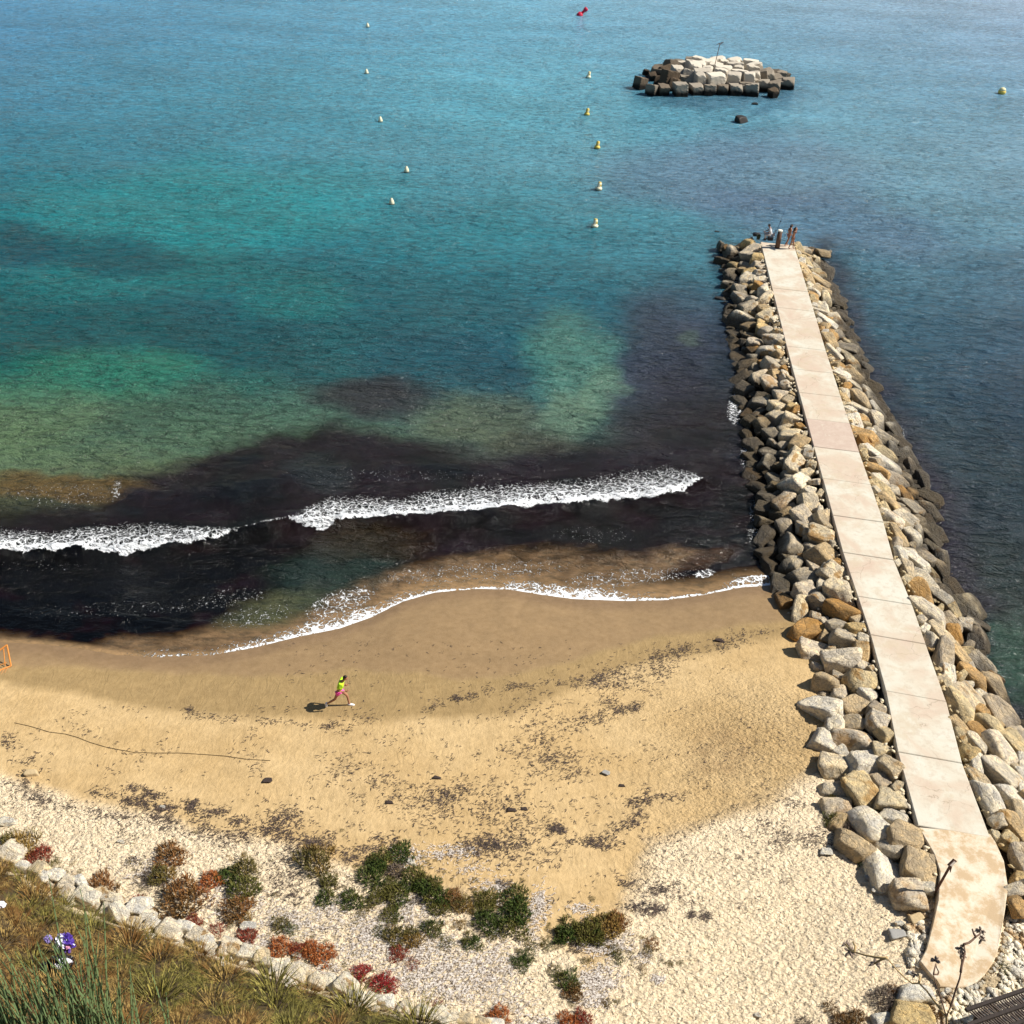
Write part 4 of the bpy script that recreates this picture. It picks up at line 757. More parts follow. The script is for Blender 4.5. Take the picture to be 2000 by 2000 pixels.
# ------------------------------------------------------------------ ORANGE FRAME AT THE WATER'S EDGE
M_OR = simple('orange_frame', (.62, .24, .05), .6, .15); M_ORN = simple('orange_netting', (.50, .22, .08), .8, .3)
X, Y, z = ground_at(-14, 1300); fr = empty('net_frame', (float(X), float(Y), float(z)), 0); tag(fr, 'orange tubular frame with netting at the left edge by the waterline', 'frame')
bm = bmesh.new(); s = 1.0
P = [(-.75, -.55, .05), (.55, .55, .75), (.80, .0, .04), (-.5, -1.1, .04)]
for a, b in ((0, 1), (1, 2), (2, 3), (3, 0)): tube(bm, [P[a], P[b]], .035, 7)
bm_obj('frame', bm, M_OR, fr)
bm = bmesh.new(); tube(bm, [(.40, .50, .66), (.55, -.02, .05)], .02, 6); tube(bm, [(-.6, -.9, .05), (.7, -.05, .3)], .015, 6); bm_obj('brace', bm, M_OR, fr)
bm = bmesh.new(); A, B, Cc, Dd = map(Vector, P)
for i in range(1, 12): f = i/12; tube(bm, [Dd.lerp(Cc, f), Dd.lerp(Cc, f)+Vector((.02, -.28-.25*math.sin(f*3), .02))], .012, 4)
for i in range(1, 6): f = i/6; tube(bm, [Dd+Vector((.1, -.5*f, 0)), Cc+Vector((-.1-.5*f, -.45*f, 0))], .012, 4)
n_ = bm_obj('netting', bm, M_ORN, fr)
# cord lying on the sand
pts = np.array([(28,1412),(60,1419),(96,1430),(128,1434),(150,1440),(175,1450),(205,1459),(235,1465),(262,1470),(300,1471),(350,1471),(400,1474),(440,1477),(480,1483),(528,1486)], float)
X, Y, z = ground_at(pts[:, 0], pts[:, 1]); bm = bmesh.new(); tube(bm, [(X[i], Y[i], z[i]+.012) for i in range(len(X))], .012, 5)
tag(bm_obj('cord', bm, simple('dark_cord', (.10, .065, .03), .9, .3)), 'long thin dark cord lying across the golden sand at left', 'cord')
# ------------------------------------------------------------------ PLANTS
def blades(n, h, spread, w, seed, seg=3, lean=.5, droop=.35, clump=1.0, base=.5):
    r = np.random.default_rng(seed); V = []; F = []
    a = r.uniform(0, 2*np.pi, n); q = np.sqrt(r.uniform(0, 1, n)); bx = np.cos(a)*q*spread*base; by = np.sin(a)*q*spread*base
    L = h*r.uniform(.55, 1.1, n)*(1-.35*q); dx = np.cos(a)*q*lean+r.normal(0, .15, n); dy = np.sin(a)*q*lean+r.normal(0, .15, n)
    th = r.uniform(0, np.pi, n); wx_, wy_ = np.cos(th)*w/2, np.sin(th)*w/2
    for s in range(seg+1):
        f = s/seg; cx = bx+dx*L*f*(1+droop*f); cy = by+dy*L*f*(1+droop*f); cz = L*(f-droop*.45*f*f*np.hypot(dx, dy)*2)
        k = (1-f)**.6 if s < seg else .08
        V.append(np.stack([cx-wx_*k, cy-wy_*k, cz], 1)); V.append(np.stack([cx+wx_*k, cy+wy_*k, cz], 1))
    V = np.stack(V, 1).reshape(-1, 3); m = 2*(seg+1); i = np.arange(n)[:, None]*m
    for s in range(seg): F.append(np.concatenate([i+2*s, i+2*s+1, i+2*s+3, i+2*s+2], 1))
    return V, np.concatenate(F)
def shrub_shape(seed, n=420):
    """mound of upright fleshy sprigs, each a stem with side needles"""
    r = np.random.default_rng(seed); Vs = []; Fs = []; o = 0
    for i in range(n):
        a = r.uniform(0, 6.283); q = math.sqrt(r.uniform(0, 1)); lob = 1+.22*math.sin(a*3+seed)+.15*math.sin(a*5+seed*2)
        x, y = math.cos(a)*q*lob*.78, math.sin(a)*q*lob*.78; z0 = .55*math.sqrt(max(0, 1-q*q))*r.uniform(.2, .9); L = r.uniform(.22, .42)
        d = np.array([math.cos(a)*q*.55+r.normal(0, .22), math.sin(a)*q*.55+r.normal(0, .22), 1.]); d /= np.linalg.norm(d)
        for k in range(5):
            b = np.array([x, y, z0])+d*L*(k/6); s = r.normal(0, 1, 3); s -= d*s.dot(d); s /= np.linalg.norm(s); tip = b+(d*.75+s*.55)*L*.42; wv = np.cross(d, s)*.021
            Vs += [b-wv, b+wv, tip+wv*.4, tip-wv*.4]; Fs.append([o, o+1, o+2, o+3]); o += 4
    return np.array(Vs), np.array(Fs)
def leaf_mat(name, lo, hi, tip=None, tr=.15):
    t = NT(name); oi = t.new('ObjectInfo').outputs['Random']; pos = t.new('NewGeometry').outputs['Position']
    n = t.noise(pos, 9, 2); n2 = t.noise(pos, 1.2, 2); c = t.mix(t.ss(n, .38, .62), lo, hi)
    if tip: c = t.mix(t.ss(t.math('ADD', n2, t.math('MULTIPLY', t.math('SUBTRACT', oi, .5), .12)), .46, .58), c, tip)
    t.set(Base_Color=c, Roughness=.7, Specular_IOR_Level=.2); return t.m
PM = {'green': leaf_mat('green_needles', (.022, .038, .008), (.085, .12, .022), (.12, .11, .025)), 'olive': leaf_mat('olive_needles', (.07, .065, .018), (.19, .15, .045), (.24, .15, .04)),
      'rust': leaf_mat('rust_needles', (.10, .055, .018), (.22, .12, .04), (.24, .11, .035)), 'orange': leaf_mat('orange_needles', (.26, .07, .02), (.48, .17, .05)), 'red': leaf_mat('red_needles', (.20, .03, .018), (.28, .075, .04)),
      'crimson': leaf_mat('crimson_needles', (.24, .015, .02), (.36, .04, .035)), 'grey': leaf_mat('grey_twigs', (.11, .085, .07), (.22, .17, .13))}
SH = [shrub_shape(20+i, 300) for i in range(5)]; SHsmall = [shrub_shape(40+i, 130) for i in range(3)]
SHM = {}
def shm(kind, big, i):
    k = (kind, big, i)
    if k not in SHM: SHM[k] = mesh_np('shrub', *((SH if big else SHsmall)[i]), [PM[kind]])
    return SHM[k]
CN = {'green': 'green', 'olive': 'olive-brown', 'rust': 'rust-tinged', 'orange': 'orange-red', 'red': 'brick red', 'crimson': 'crimson', 'grey': 'dry grey'}
SL = [(36,1646,74,'olive','A'),(78,1668,44,'red','A'),(101,1688,30,'olive','A'),(197,1727,58,'rust','A'),(334,1664,58,'rust','B'),(316,1705,46,'olive','B'),(290,1716,30,'grey','B'),(360,1748,80,'rust','B'),(411,1716,42,'orange','B'),(479,1690,48,'olive','B'),(442,1706,38,'green','B'),(474,1730,58,'green','B'),(463,1770,54,'rust','B'),(480,1790,30,'olive','B'),(272,1755,28,'red','A'),(378,1797,34,'red','A'),(424,1812,30,'red','A'),(484,1826,38,'red','A'),
 (614,1672,66,'olive','C'),(641,1716,36,'green','C'),(637,1749,38,'green','C'),(782,1661,46,'green','D'),(745,1675,42,'green','D'),(725,1706,46,'green','D'),(735,1690,36,'green','D'),(774,1697,34,'grey','D'),(689,1753,46,'green','C'),(735,1750,36,'green','D'),(774,1740,52,'green','D'),(757,1728,40,'green','D'),(812,1712,56,'green','D'),(835,1725,50,'green','D'),(852,1744,48,'green','D'),(860,1768,36,'green','D'),(884,1752,40,'rust','D'),(905,1760,40,'olive','D'),(950,1752,42,'green','E'),(948,1772,40,'green','E'),(950,1796,44,'green','E'),(764,1782,38,'green','C'),(710,1780,24,'olive','C'),(813,1757,24,'grey','D'),(774,1822,44,'olive','C'),(808,1828,40,'olive','C'),(844,1809,38,'green','C'),(901,1803,20,'olive','C'),(870,1838,28,'green','C'),(922,1836,38,'green','E'),(961,1825,22,'green','E'),(547,1801,32,'olive','B'),(567,1813,28,'green','B'),(740,1816,28,'green','C'),
 (777,1858,32,'red','F'),(805,1879,26,'red','F'),(547,1848,44,'orange','F'),(583,1851,34,'red','F'),(604,1850,36,'orange','F'),(628,1858,48,'orange','F'),(704,1894,34,'crimson','F'),(706,1912,26,'red','F'),(746,1915,40,'crimson','F'),(768,1922,28,'crimson','F'),(974,1982,44,'orange','F'),(855,1957,20,'red','F'),(1005,1748,54,'green','E'),(1006,1775,58,'green','E'),(1002,1802,54,'green','E'),
 (1115,1815,54,'green','G'),(1150,1812,58,'green','G'),(1185,1800,58,'olive','G'),(1205,1796,40,'rust','G'),(1165,1828,36,'green','G'),(1098,1822,34,'green','G'),(1035,1842,26,'green','E'),(1030,1862,30,'green','E'),(1018,1876,34,'green','E'),(1068,1842,24,'green','G'),(1126,1846,28,'grey','G'),(1200,1852,28,'olive','G'),(1208,1868,26,'green','G'),(1274,1840,28,'rust','G'),(1264,1856,26,'olive','G'),(1249,1887,16,'grey','G'),(1088,1895,26,'green','G'),(1108,1910,42,'green','G'),(1120,1934,36,'rust','G'),(1110,1990,40,'orange','G'),(1136,1984,34,'red','G'),(1144,1875,16,'olive','G'),(984,1724,24,'grey','E'),(1307,1880,16,'olive','G'),(1185,1955,20,'olive','G'),
 (1661,1506,42,'green','P'),(1629,1560,36,'olive','P'),(1628,1598,40,'green','P'),(1684,1604,34,'green','P'),(1652,1618,38,'grey','P'),(1686,1682,28,'green','P'),(1775,1678,20,'olive','P'),(1741,1728,28,'olive','P'),(1710,1655,24,'olive','P'),(1650,1385,16,'green','P'),
 (1977,1708,28,'green','R'),(1930,1888,24,'olive','R'),(1962,1889,26,'green','R'),(1726,1945,48,'grey','S'),(1812,1970,36,'rust','S'),(1622,1964,30,'rust','S'),(1645,1990,34,'rust','S'),(1672,1985,36,'rust','S'),(1570,1992,28,'grey','S'),(1745,1930,30,'rust','S')]
REG = {'A': 'beside the pale stone wall', 'B': 'on the litter-strewn sand left of the main thicket', 'C': 'scattered in pale litter around the main thicket', 'D': 'in the curved green thicket at bottom centre', 'E': 'in the tall column of bushes right of the thicket', 'F': 'just seaward of the wall among dry litter', 'G': 'on the sand right of the tall bushes', 'P': 'growing among the boulders beside the pier', 'R': 'in the pebbles right of the walkway', 'S': 'at the bottom edge near the dry stalks'}
ORD = ['first', 'second', 'third', 'fourth', 'fifth', 'sixth', 'seventh', 'eighth', 'ninth', 'tenth', 'eleventh', 'twelfth', 'thirteenth', 'fourteenth', 'fifteenth']
cnt = {}
for s_ in sorted(SL, key=lambda s: s[0]): cnt.setdefault((s_[3], s_[4]), []).append(s_)
for (kind, reg), L in cnt.items():
    for i, (a, b, w_, _, _) in enumerate(L):
        X, Y, z = ground_at(a, b+w_*.18); R = w_/float(mpp(a, b))/2*1.3; big = w_ > 30
        me_ = shm(kind, big, (i*7+len(reg)+ord(reg)) % (5 if big else 3))
        o = place('shrub', me_, (float(X), float(Y), float(z)-.04), (R*1.05, R*random.uniform(.85, 1.05), R*random.uniform(.85, 1.15)), (0, 0, random.uniform(0, 6.28)))
        szw = 'large' if w_ >= 50 else 'small' if w_ < 30 else 'bushy'
        lab = f"{szw} {CN[kind]} shrub {REG[reg]}"
        if len(L) > 1: lab += f", {ORD[i]} from left" if i < len(L)-1 or len(L) == 2 and False else ", rightmost"
        tag(o, lab, 'shrub', 'low coastal shrubs')
# creeping sprigs and seedlings between the shrubs
cp = []
for s_ in SL:
    if s_[4] in 'PRS': continue
    for _ in range(5): cp.append((s_[0]+random.gauss(0, s_[2]*.75), s_[1]+random.gauss(0, s_[2]*.45), random.uniform(3, 9)))
cpV, cpF, o_ = [], [], 0
for a, b, w_ in cp:
    X, Y, z = ground_at(a, b); P, F = SHsmall[random.randrange(3)]; R = w_/float(mpp(a, b)); th = random.uniform(0, 6.28); Q = P*np.array([R, R, R*.7])
    Q = np.stack([Q[:, 0]*math.cos(th)-Q[:, 1]*math.sin(th), Q[:, 0]*math.sin(th)+Q[:, 1]*math.cos(th), Q[:, 2]], 1)+np.array([X, Y, z-.02]); cpV.append(Q); cpF.append(F+o_); o_ += len(Q)
tag(obj_np('creeping_plants', np.concatenate(cpV), np.concatenate(cpF), PM['olive']), 'tiny olive sprigs creeping over the sand between the shrubs', kind='stuff')
# grass covering the slope
r = np.random.default_rng(3)
TU = {}
TU['straw'] = [blades(210, .72, .8, .026, 60+i, 3, 1.0, .6) for i in range(5)]; TU['green'] = [blades(200, .76, .8, .026, 70+i, 3, .9, .55) for i in range(4)]
GM = {'straw': leaf_mat('straw_grass', (.06, .034, .010), (.46, .31, .10), (.20, .10, .028)), 'green': leaf_mat('olive_grass', (.045, .045, .010), (.33, .28, .07), (.13, .115, .028))}
acc = {'straw': ([], [], 0), 'green': ([], [], 0)}; cells = []
for _ in range(30000):
    if len(cells) > 1500: break
    a, b = r.uniform(-140, 1150), r.uniform(1640, 2150)
    wl_ = np.interp(a, [-100, 28, 150, 300, 450, 600, 750, 900, 1100], [1655, 1700, 1775, 1828, 1884, 1936, 1980, 2012, 2070])
    if b < wl_+9: continue
    X, Y, z = ground_at(a, b); X = float(X); Y = float(Y)
    R = r.uniform(.34, .85) if r.random() < .6 else r.uniform(.25, .4)
    if any((X-c0)**2+(Y-c1)**2 < (.62*(R+c2))**2 for c0, c1, c2 in cells): continue
    cells.append((X, Y, R)); g = pn(X*.25+3, Y*.3)+.25*(a/600-.6)+r.normal(0, .12)
    k = 'green' if g+r.normal(0, .22) > .16 else 'straw'; P, F = TU[k][r.integers(len(TU[k]))]; th = r.uniform(0, 6.28); s = R*1.6
    c_, s__ = math.cos(th), math.sin(th); Q = P*np.array([s, s, s*r.uniform(.75, 1.05)]); Q = np.stack([Q[:, 0]*c_-Q[:, 1]*s__, Q[:, 0]*s__+Q[:, 1]*c_, Q[:, 2]], 1)+np.array([X, Y, float(z)-.05])
    vs, fs, n0 = acc[k]; vs.append(Q); fs.append(F+n0); acc[k] = (vs, fs, n0+len(P))
for k, nm, lb_ in (('straw', 'dry_grass', 'straw-coloured tufted grass covering the slope behind the wall'), ('green', 'green_grass', 'olive-green tufted grass growing on the slope behind the wall')):
    vs, fs, _ = acc[k]; tag(obj_np(nm, np.concatenate(vs), np.concatenate(fs), GM[k]), lb_, kind='stuff')
# tall rush-like stems in the foreground
t = NT('jointed_green_stem'); pos = t.new('NewGeometry').outputs['Position']; zc = t.new('TexCoord').outputs['Object']
wv = t.new('TexWave', _bands_direction='Z', Vector=zc, Scale=2.4, Distortion=2.).outputs['Fac']
oi = t.new('ObjectInfo').outputs['Random']
t.set(Base_Color=t.mix(t.ss(wv, .0, .12), (.10, .08, .03), t.mix(t.noise(pos, 1.5, 2), (.10, .19, .08), (.26, .32, .13))), Roughness=.5); M_STEM = t.m
def rush(px_, py_, hts, spread, label):
    X, Y = on_plane(px_, py_+25, 26.3); z = 26.3; ro = empty('rush_plant', (float(X), float(Y), float(z))); tag(ro, label, 'rush plant', 'tall green rushes at the bottom left corner')
    bm = bmesh.new()
    for h in hts:
        a = random.uniform(0, 6.28); q = random.random()*spread*.42; bx, by = q*math.cos(a), q*math.sin(a); dx, dy = random.gauss(0, .09)*h, random.gauss(0, .05)*h
        tube(bm, [(bx, by, -.05), (bx+dx*.35, by+dy*.35, h*.45), (bx+dx*.9, by+dy*.9, h*.85), (bx+dx*1.15, by+dy, h)], [.0075, .0065, .0045, .002], 4)
        if random.random() < .5:
            k = random.uniform(.3, .7); tube(bm, [(bx+dx*k*.8, by+dy*k*.8, h*k), (bx+dx*k+random.gauss(0, .12), by, h*k+.22*h)], [.0045, .002], 4)
    bm_obj('stems', bm, M_STEM, ro)
ru = lambda n, a, b: [random.uniform(a, b)*.9 for _ in range(n)]
for i, (a, b, hts, sp_, lb_) in enumerate([(10,2080,ru(40,.8,1.7),.6,'leftmost clump of tall jointed green rushes at the corner'),(62,2090,ru(42,.8,1.6),.6,'clump of green rushes second from the left corner'),(112,2095,ru(42,.7,1.7),.6,'clump of green rushes in front of the purple bag'),(160,2090,ru(40,.8,1.7),.55,'clump of green rushes right of the purple bag'),(205,2080,ru(34,.9,1.9)+[2.15,1.85,1.6],.5,'green rush clump with the tallest stem of all'),(250,2085,ru(26,.7,1.6)+[1.9,1.5],.5,'green rush clump with one isolated tall stem'),(300,2090,ru(12,.5,1.1)+[1.3],.5,'sparse rightmost clump of green rushes')]): rush(a, b, hts, sp_, lb_)
# dry stalks at bottom right
M_STK = simple('dry_brown_stalk', (.13, .075, .05), .8, .3, 6); M_STL = simple('dry_straw_stalk', (.42, .29, .13), .8, .2, 6); M_POD = simple('dry_seed_head', (.24, .18, .14), .9, .4, 20, bump=.8)
def at_depth(px_, py_, d0):          # point on the stalk's own upright plane
    d = ray(px_, py_); tt = d0/d[1]; return Vector((float(d[0]*tt), float(d0), float(CAM_H+d[2]*tt)))
X, Y = on_plane(1856, 2085, 26.3); z = 26.3; SB = Vector((float(X), float(Y), float(z)))
def stalk(label, mat, branches, pods, rad):
    ro = empty('dry_stalk', SB); tag(ro, label, 'dry plant'); bm = bmesh.new()
    for L in branches:
        P = [at_depth(1780+a/8.78, 1780+b/8.78, SB.y+.04*k)-SB for k, (a, b) in enumerate(L)]
        if L[0] == (600, 1800): P = [Vector((0, 0, -.05))]+P
        tube(bm, P, [rad*(1-.55*i/len(P)) for i in range(len(P))], 6)
    bm_obj('stem', bm, mat, ro, True)
    for a, b, s in pods:
        c = at_depth(1780+a/8.78, 1780+b/8.78, SB.y+.12)-SB; bm = bmesh.new()
        for k in range(11):
            d = Vector((random.gauss(0, 1), random.gauss(0, 1), random.gauss(.4, .8))).normalized(); tube(bm, [c, c+d*s*.6, c+d*s+Vector((0, 0, -.2*s))], [.10*s, .22*s, .05*s], 5)
        bm_obj('seed_head', bm, M_POD, ro)
stalk('tall dark dry stalk crossing in front of the walkway end', M_STK, [[(600, 1800), (680, 1620), (760, 1350), (830, 1150), (865, 950), (858, 760)], [(845, 1050), (862, 930), (900, 800), (918, 700), (905, 600), (915, 555)], [(915, 560), (985, 540), (1050, 490), (1105, 435), (1160, 400), (1195, 370)], [(1105, 435), (1070, 380), (1045, 305)], [(905, 560), (875, 600)]], [(850, 640, .036), (845, 735, .034), (1180, 330, .036), (1195, 480, .034), (910, 765, .025)], .0085)
stalk('thin shorter dry stalk left of the tall dark one', M_STK, [[(600, 1800), (540, 1600), (470, 1380), (410, 1220), (380, 1080)], [(380, 1080), (450, 1085), (470, 1040), (430, 960), (420, 900)], [(380, 1075), (400, 980), (420, 900)]], [(405, 850, .04)], .0055)
stalk('straw-coloured stalk sprawling left over the sand', M_STL, [[(600, 1800), (500, 1680), (380, 1520), (260, 1360), (130, 1230), (20, 1240), (-120, 1130), (-260, 990), (-420, 800)], [(-420, 800), (-600, 790), (-800, 750), (-980, 700)], [(-420, 800), (-540, 840), (-640, 900)], [(-980, 700), (-1060, 650), (-1130, 560)], [(-980, 700), (-960, 600), (-1000, 520)], [(130, 1230), (150, 1140), (110, 1060)]], [(-620, 890, .045), (-1060, 690, .045), (-1120, 560, .035), (60, 1080, .03)], .0085)
# wooden slatted roof in the corner
M_WD = simple('dark_weathered_timber', (.035, .026, .022), .8, .5, 9, bump=.7); M_WL = simple('greyish_reed', (.11, .085, .07), .85, .5, 12, bump=.6)
X, Y = on_plane(1990, 1975, 3.0); rf = empty('slatted_roof', (float(X), float(Y), 3.0), math.radians(14)); tag(rf, 'dark slatted timber roof corner at the bottom right', 'roof')
def rl(p, q): 
    a, b = on_plane(p, q, 3.0); v = Matrix.Rotation(-rf.rotation_euler.z, 3, 'Z') @ (Vector((float(a), float(b), 3.0))-rf.location); return v
A0 = rl(1893, 1972); A1 = rl(2000, 1935); B0 = rl(1850, 1990)
ed = (A1-A0).normalized(); pe = Vector((ed.y, -ed.x, 0)); 
if pe.y > 0: pe = -pe
bm0 = None
for k in range(7):
    o0 = A0+pe*(k*.42)-ed*(.28*k+.15); bm = bmesh.new(); L = 5.2; c = o0+ed*(L/2); box(bm, c+Vector((0, 0, .05)), (L, .11, .12), Matrix.Rotation(math.atan2(ed.y, ed.x), 3, 'Z'), .01); bm_obj('beam', bm, M_WD, rf)
for k in range(6):
    for j in range(58):
        o0 = A0+pe*(k*.42+.07)-ed*(.28*k+.05)+ed*(j*.088); a = o0+Vector((0, 0, .03)); b = o0+pe*.30+ed*.10+Vector((0, 0, .02))
        if bm0 is None: bm = bmesh.new(); tube(bm, [(0, 0, 0), (b-a)], .030, 6); bm0 = bpy.data.meshes.new('slat'); bm.to_mesh(bm0); bm.free(); bm0.materials.append(M_WL)
        if j < 50: place('slat', bm0, a, (1, 1, random.uniform(.8, 1.2)), (random.uniform(-.04, .04), random.uniform(-.04, .04), random.uniform(-.12, .12)), rf)
bm = bmesh.new()
for p in (A0+pe*.2+ed*.2, A0+pe*.2+ed*4.2, A0+pe*2.2+ed*4.2): tube(bm, [p+Vector((0, 0, -2.6)), p], .07, 8)
bm_obj('posts', bm, M_WD, rf)
# crumpled bag and rag in the grass
X, Y, z = ground_at(134, 1872); bg_ = empty('plastic_bag', (float(X), float(Y), float(z)+.75)); bg_.scale = (.85,)*3; tag(bg_, 'crumpled purple and white plastic bag lying in the grass', 'bag')
def crump(name, c, s, mat, seed, parent):
    V, F = ICO3; P = V*np.array(s)*(1+.28*fbm(V[:, 0]*2.2+seed, V[:, 1]*2.2+V[:, 2]*2, 3)+.14*np.sign(pn(V[:, 0]*4+seed, V[:, 2]*4+V[:, 1]*3)))[:, None]
    o = obj_np(name, P, F, mat, parent); o.location = c; return o
MP = simple('purple_film', (.08, .04, .30), .3, .5, 8, spec=.6); MWf = simple('white_film', (.78, .78, .86), .35, .1, 8, spec=.6); MBk = simple('black_film', (.012, .012, .016), .4, .3, 8)
crump('bag_body', (.05, 0, .05), (.30, .22, .42), MP, 3, bg_); crump('white_panel', (-.02, -.06, .22), (.19, .2, .24), MWf, 8, bg_); crump('blue_panel', (-.16, -.1, -.05), (.12, .16, .22), simple('slate_blue_film', (.12, .16, .32), .3, .3), 5, bg_); crump('side_knot', (-.50, 0, .2), (.13, .12, .15), simple('violet_film', (.25, .2, .45), .3, .5), 9, bg_); crump('pink_patch', (.19, -.12, .05), (.08, .1, .12), simple('pink_film', (.75, .35, .5), .4, .2), 4, bg_)
X, Y, z = ground_at(128, 1905); rg_ = empty('discarded_rag', (float(X), float(Y), float(z)+.62)); rg_.scale = (.9,)*3; tag(rg_, 'black and white rag lying below the purple bag', 'rag')
crump('black_cloth', (.05, 0, .05), (.38, .2, .2), MBk, 13, rg_); crump('white_patch', (.02, -.14, .06), (.16, .1, .12), MWf, 14, rg_); crump('white_strip', (.2, -.1, .26), (.2, .08, .06), MWf, 15, rg_); crump('black_end', (-.42, -.05, -.12), (.2, .15, .14), MBk, 16, rg_)
X, Y, z = ground_at(8, 1786); lt = crump('litter_scrap', (float(X), float(Y), float(z)+.5), (.16, .1, .07), MWf, 30, None); tag(lt, 'white scrap of litter in the grass at the left edge', 'litter')
# ------------------------------------------------------------------ SEAWEED DEBRIS AND DRY LITTER
r = np.random.default_rng(21)
def strips(px_, py_, L, w, mat, name, lab, zup=.012):
    X, Y, z = ground_at(px_, py_); n = len(X); th = r.normal(.5, .7, n); b = r.normal(0, .5, n); V = []
    l = L*r.uniform(.5, 1.5, n); ww = w*r.uniform(.6, 1.3, n)
    for s, f in enumerate((-.5, 0, .5)):
        a = th+b*f*2; cx = X+np.cos(a)*l*f; cy = Y+np.sin(a)*l*f; k = .5 if s != 1 else 1; h = zup+(0.02*r.random(n) if s == 1 else 0)
        V.append(np.stack([cx+np.sin(a)*ww*k/2, cy-np.cos(a)*ww*k/2, z+h], 1)); V.append(np.stack([cx-np.sin(a)*ww*k/2, cy+np.cos(a)*ww*k/2, z+h], 1))
    V = np.stack(V, 1).reshape(-1, 3); i = np.arange(n)[:, None]*6
    F = np.concatenate([np.concatenate([i, i+2, i+3, i+1], 1), np.concatenate([i+2, i+4, i+5, i+3], 1)])
    return tag(obj_np(name, V, F, mat), lab, kind='stuff')
def cloud(poly, n, sd, cl=.35, per=7):
    P = np.array(poly, float); s_ = np.concatenate([[0], np.cumsum(np.hypot(*np.diff(P, axis=0).T))]); m = max(1, n//per)
    q = r.uniform(0, s_[-1], m); cx = np.interp(q, s_, P[:, 0])+r.normal(0, sd, m); cy = np.interp(q, s_, P[:, 1])+r.normal(0, sd*.6, m)
    k = r.poisson(per*r.gamma(1, 1, m)); a = np.repeat(cx, k)+r.normal(0, sd*cl+3, k.sum()); b = np.repeat(cy, k)+r.normal(0, (sd*cl+3)*.55, k.sum()); return np.stack([a, b], 1)
L = []
for pl, n, sd, per in [([(362,1386),(400,1402),(500,1407),(600,1416),(690,1420),(740,1398),(800,1392),(880,1372),(960,1352),(1050,1336),(1130,1328),(1200,1312)],520,6,5),([(1130,1328),(1200,1308),(1290,1282),(1400,1256),(1510,1236)],420,11,7),([(1180,1340),(1330,1310)],330,24,9),([(1150,1400),(1300,1380)],120,14,8),([(1190,1385),(1260,1378)],110,6,16),([(1020,1430),(1100,1500),(1040,1480)],420,24,9),([(960,1390),(1180,1420)],160,26,5),
    ([(850,1545),(1000,1560),(1040,1600),(990,1640)],420,40,6),([(840,1560),(900,1550)],110,14,7),([(1240,1575),(1280,1560),(1330,1556)],160,9,10),([(1190,1625),(1250,1600)],240,11,12),([(1080,1610),(1110,1628)],160,7,16),([(1130,1640),(1220,1655)],220,12,14),([(1240,1770),(1290,1780)],260,10,20),([(1210,1720),(1330,1745)],160,14,10),([(1360,1785),(1390,1795)],110,5,18),([(1460,1630),(1500,1600),(1560,1560)],120,16,9),([(950,1610),(1000,1660),(1060,1670)],330,30,7),
    ([(180,1590),(230,1600),(320,1612),(400,1625),(470,1640)],430,14,7),([(30,1520),(60,1560),(130,1570),(170,1550)],180,12,8),([(190,1545),(260,1560),(330,1580),(420,1590),(470,1600)],420,10,9),([(500,1615),(560,1632),(640,1650),(620,1640)],320,14,8),([(640,1660),(700,1680),(740,1650),(800,1640)],260,16,7),([(480,1600),(600,1585)],150,18,5),([(720,1530),(800,1560),(880,1600)],320,32,6),([(640,1500),(760,1540)],110,30,4),([(250,1540),(340,1560)],120,9,9),([(10,1440),(50,1500)],90,10,5),([(560,1660),(540,1720),(600,1760)],240,18,8),([(260,1690),(320,1720),(290,1690)],220,14,9),([(900,1650),(1000,1640)],320,20,9),([(1500,1650),(1640,1640),(1700,1720)],260,18,9)]: L.append(cloud(pl, n, sd*1.05, .5, per))
u_ = r.uniform(0, 1, (4200, 2))*[1500, 400]+[60, 1380]; dn = fbm(u_[:, 0]/90, u_[:, 1]/50, 3); L.append(u_[dn > .12])
u_ = r.uniform(0, 1, (500, 2))*[900, 120]+[560, 1250]; L.append(u_[::3])
A = np.concatenate(L); A = A[(A[:, 1] < 1990) & (A[:, 0] < 1700)]; 
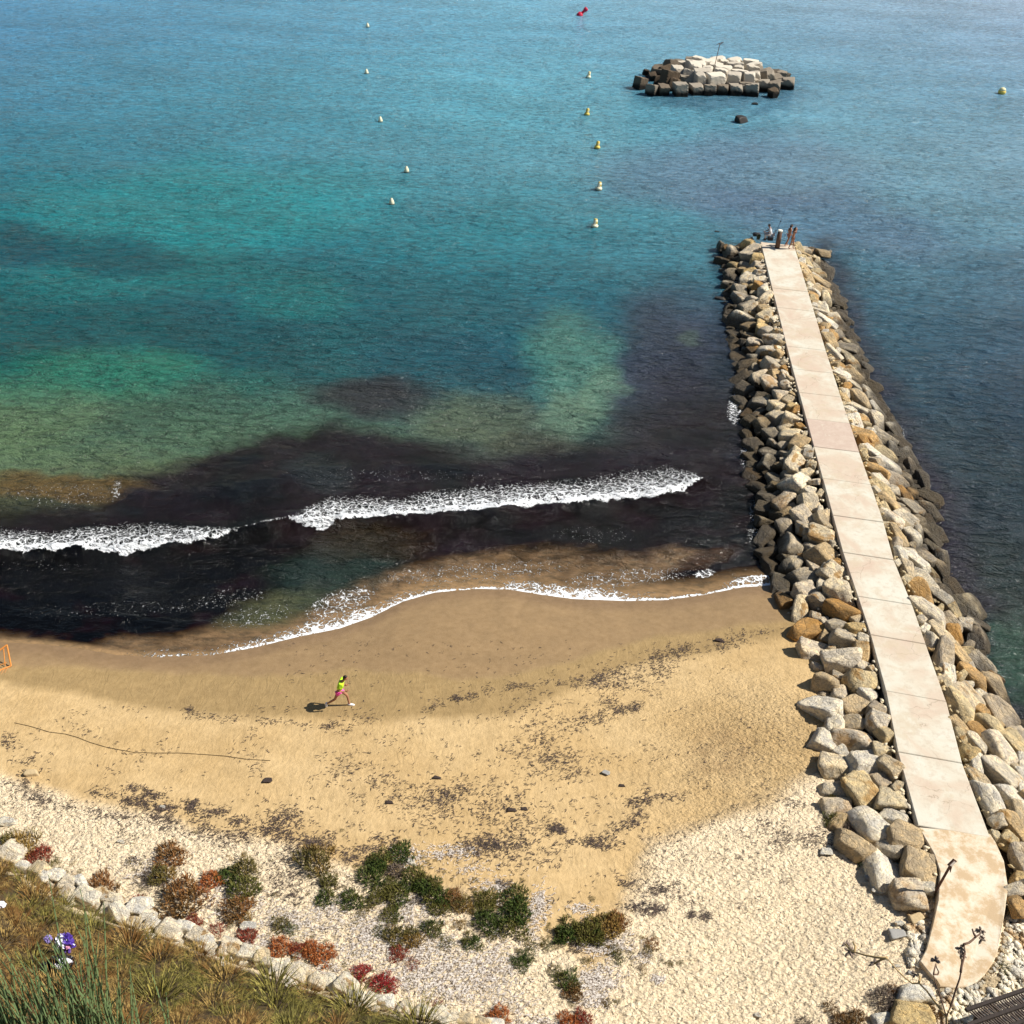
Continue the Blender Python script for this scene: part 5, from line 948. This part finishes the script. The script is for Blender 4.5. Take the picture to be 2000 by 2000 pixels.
t = NT('dried_seaweed'); pos = t.new('NewGeometry').outputs['Position']
t.set(Base_Color=t.ramp(t.noise(pos, 9, 2), [(.35, (.022, .014, .010)), (.55, (.065, .042, .032)), (.7, (.18, .125, .09))]), Roughness=.8); M_WEED = t.m
A = np.repeat(A, 2, 0)+r.normal(0, 2.2, (2*len(A), 2)); strips(A[:, 0], A[:, 1], .12, .021, M_WEED, 'seaweed_litter', 'dark dried seaweed scraps strewn in tide lines over the sand', .018)
L = []
for c0, c1, sx, sy, n in [(300,1700,45,22,380),(440,1745,40,30,420),(470,1770,60,20,300),(560,1800,40,18,520),(650,1775,28,30,420),(720,1820,32,26,620),(800,1790,50,20,460),(790,1760,30,12,200),(760,1850,60,30,700),(850,1850,50,26,700),(900,1890,70,30,1100),(820,1910,60,26,900),(960,1900,50,40,900),(880,1940,60,20,600),(975,1800,24,60,420),(1055,1770,16,28,520),(965,1730,28,10,260),(800,1675,24,16,300),(865,1665,26,10,240),(900,1665,20,10,160),(1040,1805,14,30,220),(1170,1915,34,20,900),(1160,1950,26,14,420),(1180,1850,30,12,420),(1205,1840,34,16,320),(1140,1845,16,8,160),(1260,1870,18,10,180),(1285,1913,10,6,140),(1135,1778,22,8,160),(640,1900,40,14,200),(690,1860,40,20,260),(1060,1998,60,12,300),(510,1840,30,12,160),(620,1810,40,26,220),(920,1700,40,12,160),(1000,1960,40,20,280)]:
    L.append(np.stack([r.normal(c0, sx*.7, n), r.normal(c1, sy*.7, n)], 1))
A = np.concatenate(L)
t = NT('bleached_litter'); pos = t.new('NewGeometry').outputs['Position']
t.set(Base_Color=t.ramp(t.noise(pos, 14, 2, .7), [(.34, (.06, .04, .03)), (.44, (.30, .24, .19)), (.56, (.66, .60, .54))]), Roughness=.85); M_BL = t.m
A = A[r.random(len(A)) < np.clip(.55+1.2*fbm(A[:, 0]/14, A[:, 1]/9, 2), .08, 1)]; strips(A[:, 0], A[:, 1], .17, .024, M_BL, 'dry_litter', 'bleached grey-white dry seagrass litter around the shrubs', .03)
